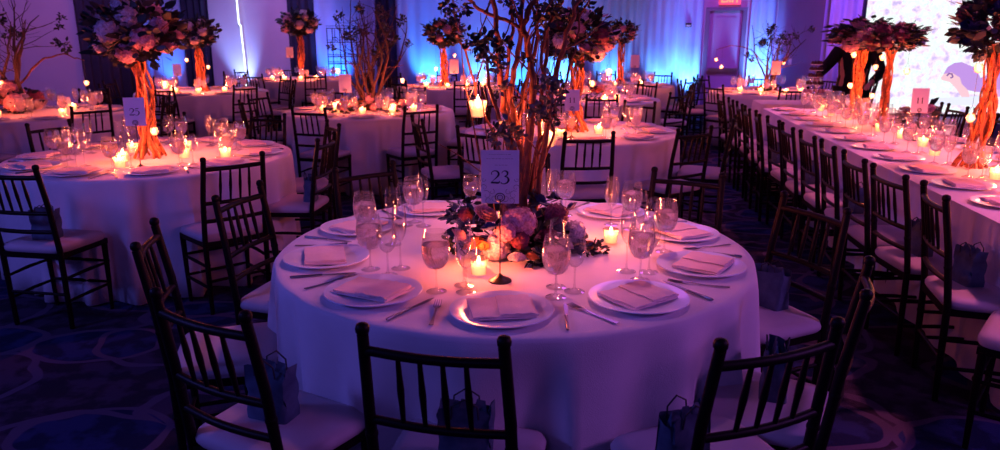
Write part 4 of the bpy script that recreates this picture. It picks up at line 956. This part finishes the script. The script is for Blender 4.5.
# ================================================================ LONG TABLE
ld = Vector((.142, .99, 0)).normalized(); ln = Vector((ld.y, -ld.x, 0))
L0 = Vector((2.25, 3.22, 0)) - ld*.37; LLEN = 5.75; LW = 1.12
def long_table():
    b = MB(); n_u, n_v = 220, 16; P = []
    # outline of the rounded rectangle, walked once
    pts = []
    def edge(p, q, k): 
        for i in range(k): pts.append((p.lerp(q, i/k), (q-p).normalized()))
    c = [Vector((0, 0, 0)), Vector((LLEN, 0, 0)), Vector((LLEN, LW, 0)), Vector((0, LW, 0))]
    for i in range(4): edge(c[i], c[(i+1) % 4], 160 if i % 2 == 0 else 28)
    n = len(pts); vs = []; rings = ((-.02, 0, 0), (0, -.006, 0), (.006, -.03, .1), (.012, -.2, .4), (.02, -.45, .8), (.03, -.753, 1))
    arc = 0
    for off, dzz, am in rings:
        s = 0
        for i, (p, d) in enumerate(pts):
            o_ = Vector((d.y, -d.x, 0)); q = p + o_*(off + am*.022*math.sin(i*.62 + 1.2*math.sin(i*.09)))
            vs.append((q.x, q.y, TZ + dzz))
    fs = [(j*n+i, (j+1)*n+i, (j+1)*n+(i+1) % n, j*n+(i+1) % n) for j in range(len(rings)-1) for i in range(n)]
    b.add(vs, fs); b.f.append(tuple(range(n))); b.m.append(0)
    return b.mesh('draped_long_table', 'linen')
o = link('draped_long_table', long_table(), None, L0, None)
# local x runs along ld, local y along -ln ... use a matrix so the table's y side points to the right of the row
o.matrix_world = Matrix(((ld.x, ln.x, 0, L0.x), (ld.y, ln.y, 0, L0.y), (0, 0, -1 if False else 1, 0), (0, 0, 0, 1)))
me = o.data; R_ = Matrix(((ld.x, ln.x, 0), (ld.y, ln.y, 0), (0, 0, 1))).to_4x4(); me.transform(R_); me.flip_normals(); o.matrix_world = Matrix.Translation(L0)
tag(o, 'long banquet table under white cloth running back on the right', 'table')
laz = math.degrees(math.atan2(-ld.x, ld.y))    # heading along the table
ORD = ['first', 'second', 'third', 'fourth', 'fifth', 'sixth', 'seventh', 'eighth', 'ninth', 'tenth', 'eleventh', 'twelfth', 'thirteenth', 'fourteenth']
P0 = Vector((1.85, 2.73, 0)); cdir = Vector((.11, .994, 0))
chair_top(2.25, 2.50, 49, 'dark wooden chair turned away at near end of the long table', 'near-side chairs of the long table')
for i in range(13):
    if i == 0: continue
    p = P0 + cdir*(.47*i) + ln*RND.uniform(-.02, .02)
    chair_top(p.x, p.y, laz - 90 + RND.uniform(-7, 7), f'dark wooden chair, {ORD[i]} from the camera along the near side of long table', 'near-side chairs of the long table')
    if i in (1, 2, 4, 6, 8): bag(p.x, p.y, laz-90, .20, -.03, f'gift bag on the {ORD[i]} near-side chair of the long table')
for i in range(11):
    p = L0 + ld*(.47*i + .3) + ln*(LW + .42)
    chair_top(p.x, p.y, laz + 90 + RND.uniform(-8, 8), f'dark wooden chair, {ORD[i]} from the camera along the far side of long table', 'far-side chairs of the long table')
for i in range(12):
    p = L0 + ld*(.27 + .475*i)
    q = p + ln*.20; setting(q.x, q.y, laz-90, f'{ORD[i]} from the camera on near side', 'long table', False, False)
    q = p + ln*(LW-.20); setting(q.x, q.y, laz+90, f'{ORD[i]} from the camera on far side', 'long table', False, False)
cl = lambda Y, s=0: (L0 + ld*((Y - L0.y)/ld.y) + ln*(LW/2 + s))
for Y, top, lab, hh, hd, ln_ in ((7.7, .33, 'dark flower dome on thick orange column in front of man', .72, 16, 0), (6.85, .26, 'pink flower dome on pale column, middle of long table', .72, 13, 0), (4.72, .27, 'nearest dark flower dome on orange column, right edge', .76, 15, .05)):
    p = cl(Y, {7.7: .17, 6.85: .15, 4.72: -.02}[Y]); column_arrangement(p.x, p.y, lab, hh, .055 if Y != 6.85 else .032, top, int(Y*10), hd, ('hwine', 'rpink', 'hwine', 'rblue', 'hpink'), 'tall arrangements on the long table', .44 if Y != 4.72 else .80, lean=ln_)
    for k, (dx, dz_) in enumerate(((-.11, .62), (.12, .50), (-.11, .32), (.12, .22))):
        if Y == 6.85 and k > 1: continue
        hanging((p.x + dx, p.y - .08, TZ + dz_), 'glowing votive hanging ' + ('left' if dx < 0 else 'right') + (' high' if k < 2 else ' low') + {7.7: ' on the thick column', 6.85: ' on the pale thin column', 4.72: ' on the nearest long-table column'}[Y], 'hanging votives on long-table columns', 1.6)
for i in range(13):
    Y = 3.0 + .44*i; p = cl(Y, RND.uniform(-.07, .07))
    votive(p.x, p.y, f'lit votive candle, {ORD[i]} from the camera down the long table', 'votive candles down the long table', 1.5)
p = cl(5.95, .1); card(p.x, p.y, '11', 'pink-lit table number 11 card on the long table', .22, .13, .19, -.05)
p = cl(6.35, .25)
t = thing('low_flower_arrangement', 'dark low flower bunch behind number card, long table', 'flower arrangement', (p.x, p.y, TZ))
foliage(t, (0, 0, .16), .14, 'leaf', .8)
for k in range(6):
    a = k*2.4; flower(('rblue', 'rwine', 'hpink')[k % 3], t, (.08*math.cos(a), .08*math.sin(a), .16+.03*(k % 3)), .045)

# serving table with tiered dessert stand and the man behind
b = MB(); vs = []; n = 96; hw, hd_ = .44, .30; rings = ((-.02, TZ), (0, TZ-.006), (.01, TZ-.06), (.02, TZ-.4), (.03, .012))
for off, z in rings:
    for i in range(n):
        a = 2*PI*i/n; c, s = math.cos(a), math.sin(a); e = .12; x = abs(c)**e*(1 if c > 0 else -1); y = abs(s)**e*(1 if s > 0 else -1); w_ = 1 + 0*off; f = (TZ-z)*.02*math.sin(i*1.3)
        vs.append((x*(hw+off+f), y*(hd_+off+f), z))
b.add(vs, [(j*n+(i+1) % n, j*n+i, (j+1)*n+i, (j+1)*n+(i+1) % n) for j in range(4) for i in range(n)]); b.f.append(tuple(range(n))); b.m.append(0)
tag(link('draped_serving_table', b.mesh('draped_serving_table', 'linen'), None, (3.66, 9.32, 0), (0, 0, -.13)), 'small draped serving table beyond the long table', 'table')
t = thing('tiered_dessert_stand', 'tall tiered stand of dark desserts left of the man', 'dessert stand', (3.86, 9.22, TZ))
b = MB(); b.tube([(0, 0, 0), (0, 0, .48)], .008, 8); b.lathe([(.012, .48), (.018, .495), (.010, .512)], 10, cap1=True); link('centre_pole', b.mesh('centre_pole', 'steel'), t)
for i, (z, r) in enumerate(((.02, .17), (.12, .145), (.22, .12), (.31, .10), (.39, .085), (.46, .07))):
    b = MB(); b.lathe([(.01, z-.004), (r*.9, z-.003), (r, z+.006), (r*.9, z+.002), (.01, z)], 20); tier = link('tier_plate', b.mesh('tier_plate', 'china'), t)
    b = MB(); k = int(6+r*40)
    for j in range(k):
        a = 2*PI*j/k; b.lathe([(.016, 0), (.02, .02), (.014, .036), (.003, .044)], 8, Matrix.Translation((r*.72*math.cos(a), r*.72*math.sin(a), z+.002)), cap0=True)
    link('pastries', b.mesh('pastries', 'cake_pink' if i < 2 else 'cake_dark'), tier)

def person(x, y, face_deg):
    t = thing('person', 'man in dark suit standing behind the flower columns, reaching left', 'person', (x, y, 0), math.radians(face_deg))
    me = bpy.data.meshes.new('body')
    J = {'pel': (0, 0, .95), 'waist': (0, -.02, 1.08), 'chest': (0, -.06, 1.27), 'neckb': (0, -.10, 1.43), 'neck': (0, -.13, 1.50), 'jaw': (0, -.17, 1.56), 'head': (0, -.17, 1.64), 'crown': (0, -.165, 1.71)}
    for s, n_ in ((-1, 'l'), (1, 'r')):
        J['hip'+n_] = (s*.10, 0, .90); J['knee'+n_] = (s*.12, -.02, .50); J['ank'+n_] = (s*.12, .02, .08); J['toe'+n_] = (s*.14, -.14, .035)
        J['sh'+n_] = (s*.19, -.09, 1.38)
    J['ell'] = (-.36, -.20, 1.16); J['wrl'] = (-.42, -.42, 1.10); J['elr'] = (.30, -.16, 1.12); J['wrr'] = (.18, -.36, 1.02)
    names = list(J); idx = {n_: i for i, n_ in enumerate(names)}
    E_ = [('pel', 'waist'), ('waist', 'chest'), ('chest', 'neckb'), ('neckb', 'neck'), ('neck', 'jaw'), ('jaw', 'head'), ('head', 'crown')]
    for s in 'lr': E_ += [('pel', 'hip'+s), ('hip'+s, 'knee'+s), ('knee'+s, 'ank'+s), ('ank'+s, 'toe'+s), ('chest', 'sh'+s), ('sh'+s, 'el'+s), ('el'+s, 'wr'+s)]
    RR = {'pel': .15, 'waist': .145, 'chest': .165, 'neckb': .085, 'neck': .052, 'jaw': .068, 'head': .088, 'crown': .062, 'hip': .11, 'knee': .068, 'ank': .048, 'toe': .04, 'sh': .078, 'el': .052, 'wr': .032}
    V_ = [J[n_] for n_ in names]; ED = [(idx[a], idx[c]) for a, c in E_]; rad = [RR.get(n_, RR.get(n_[:-1], .05)) for n_ in names]
    # hands: palm and five fingers on each wrist
    for s, wn in ((-1, 'wrl'), (1, 'wrr')):
        wv = Vector(J[wn]); el = Vector(J['ell' if s < 0 else 'elr']); d = (wv-el).normalized(); sd_ = d.cross(Vector((0, 0, 1))).normalized(); up_ = sd_.cross(d)
        pi = len(V_); V_.append(tuple(wv + d*.06)); rad.append(.030); ED.append((idx[wn], pi))
        for f, (o_, l_) in enumerate(((-.027, .062), (-.009, .075), (.009, .07), (.027, .055))):
            a1 = len(V_); V_.append(tuple(wv + d*.095 + sd_*o_)); rad.append(.0095); V_.append(tuple(wv + d*(.095+l_*.5) + sd_*o_ - up_*.012)); rad.append(.0088); V_.append(tuple(wv + d*(.09+l_*.85) + sd_*o_ - up_*.036)); rad.append(.0075)
            ED += [(pi, a1), (a1, a1+1), (a1+1, a1+2)]
        a1 = len(V_); V_.append(tuple(wv + d*.045 - sd_*s*.038)); rad.append(.011); V_.append(tuple(wv + d*.08 - sd_*s*.058 - up_*.012)); rad.append(.009); ED += [(pi, a1), (a1, a1+1)]
    me.from_pydata(V_, ED, []); me.materials.append(MATS['skin']); me.materials.append(MATS['suit']); o = link('body', me, t)
    sk = o.modifiers.new('skin', 'SKIN'); sk.use_smooth_shade = True
    for i, v in enumerate(me.skin_vertices[0].data): v.radius = (rad[i], rad[i]*(.8 if rad[i] > .12 else 1)); v.use_root = (i == 0)
    sb = o.modifiers.new('sub', 'SUBSURF'); sb.levels = 1; sb.render_levels = 1
    # clothing shells
    def shell(name, P, R, m, flat=.8):
        b = MB(); b.tube(P, R, 18); return link(name, b.mesh(name, m), t)
    b = MB(); n = 24; rows = [(.175, .125, .80, .0), (.185, .13, .92, 0), (.175, .125, 1.08, -.02), (.195, .135, 1.24, -.055), (.215, .125, 1.36, -.085), (.15, .095, 1.43, -.10), (.07, .065, 1.48, -.115)]; vs = []
    for rx, ry, z, yy in rows:
        for k in range(n): a = 2*PI*k/n; vs.append((rx*math.cos(a), yy + ry*math.sin(a), z))
    b.add(vs, [(j*n+k, j*n+(k+1) % n, (j+1)*n+(k+1) % n, (j+1)*n+k) for j in range(len(rows)-1) for k in range(n)]); jk = link('jacket', b.mesh('jacket', 'suit'), t)
    for s in 'lr': shell('sleeve', [J['sh'+s], Vector(J['sh'+s]).lerp(Vector(J['el'+s]), .5), J['el'+s], Vector(J['el'+s]).lerp(Vector(J['wr'+s]), .92)], [.088, .072, .063, .046], 'suit')
    for s in 'lr': shell('trouser_leg', [(J['hip'+s][0], 0, .95), J['hip'+s], J['knee'+s], (J['ank'+s][0], .01, .06)], [.13, .125, .085, .075], 'suit')
    b = MB(); b.add([(-.035, -.235, 1.40), (.035, -.235, 1.40), (.0, -.215, 1.20), (0, -.19, 1.44)], [(0, 2, 1), (0, 1, 3)]); link('shirt_front', b.mesh('shirt_front', 'shirt', False), t)
    for s in (-1, 1):
        b = MB(); b.lathe([(.0, -.02), (.018, -.012), (.022, .01), (.012, .025)], 8, Matrix.Translation((s*.088, -.165, 1.635)) @ Matrix.Scale(.45, 4, (1, 0, 0))); link('ear', b.mesh('ear', 'skin'), t)
        b = MB(); b.lathe([(.001, -.011), (.010, -.004), (.010, .004), (.001, .011)], 8, Matrix.Translation((s*.031, -.246, 1.642))); link('eye', b.mesh('eye', 'hair'), t)
    b = MB(); b.add([(0, -.25, 1.645), (-.015, -.25, 1.603), (.015, -.25, 1.603), (0, -.283, 1.607)], [(0, 1, 3), (0, 3, 2), (1, 2, 3)]); link('nose', b.mesh('nose', 'skin'), t)
    b = MB(); b.tube([(-.026, -.243, 1.575), (0, -.250, 1.573), (.026, -.243, 1.575)], .005, 6); link('mouth', b.mesh('mouth', 'cake_pink'), t)
    b = MB(); b.lathe([(.094, -.03), (.100, .01), (.095, .05), (.070, .085), (.02, .10)], 20, Matrix.Translation((0, -.148, 1.655)), cap1=True); link('hair', b.mesh('hair', 'hair'), t)
    return t
person(4.45, 9.50, -20)

# pin spots above each table
for x, y, pw, c in ((T23[0], T23[1]+.15, 230, (1, .27, .55)), (T25[0]+.1, T25[1]-.1, 150, (1, .15, .30)), (-4.95, 8, 45, (1, .3, .7)), (-4.4, 11.1, 80, (1, .34, .7)), (-3.75, 14.2, 90, (1, .34, .7)), (-1.45, 8.25, 75, (1, .20, .48)),
        (-.72, 12.2, 110, (1, .30, .6)), (.62, 6.5, 110, (1, .16, .34)), (1.15, 9.8, 110, (1, .18, .38)), (1.95, 12.5, 110, (1, .22, .55)), (4.02, 11, 120, (1, .2, .45)), (3.75, 9.4, 110, (1, .14, .5))):
    lamp('pin_spot', 'SPOT', (x+.9, y+1.5, 3.6), pw, c, (x, y, .7), spot_size=math.radians(36), spot_blend=.7, shadow_soft_size=.12)
for Y in (3.2, 4.9, 6.6, 8.0):
    p = cl(Y); lamp('pin_spot', 'SPOT', (p.x+1.3, p.y+.4, 3.6), 420, (1, .18, .38), (p.x, p.y, .7), spot_size=math.radians(38), spot_blend=.8, shadow_soft_size=.12)
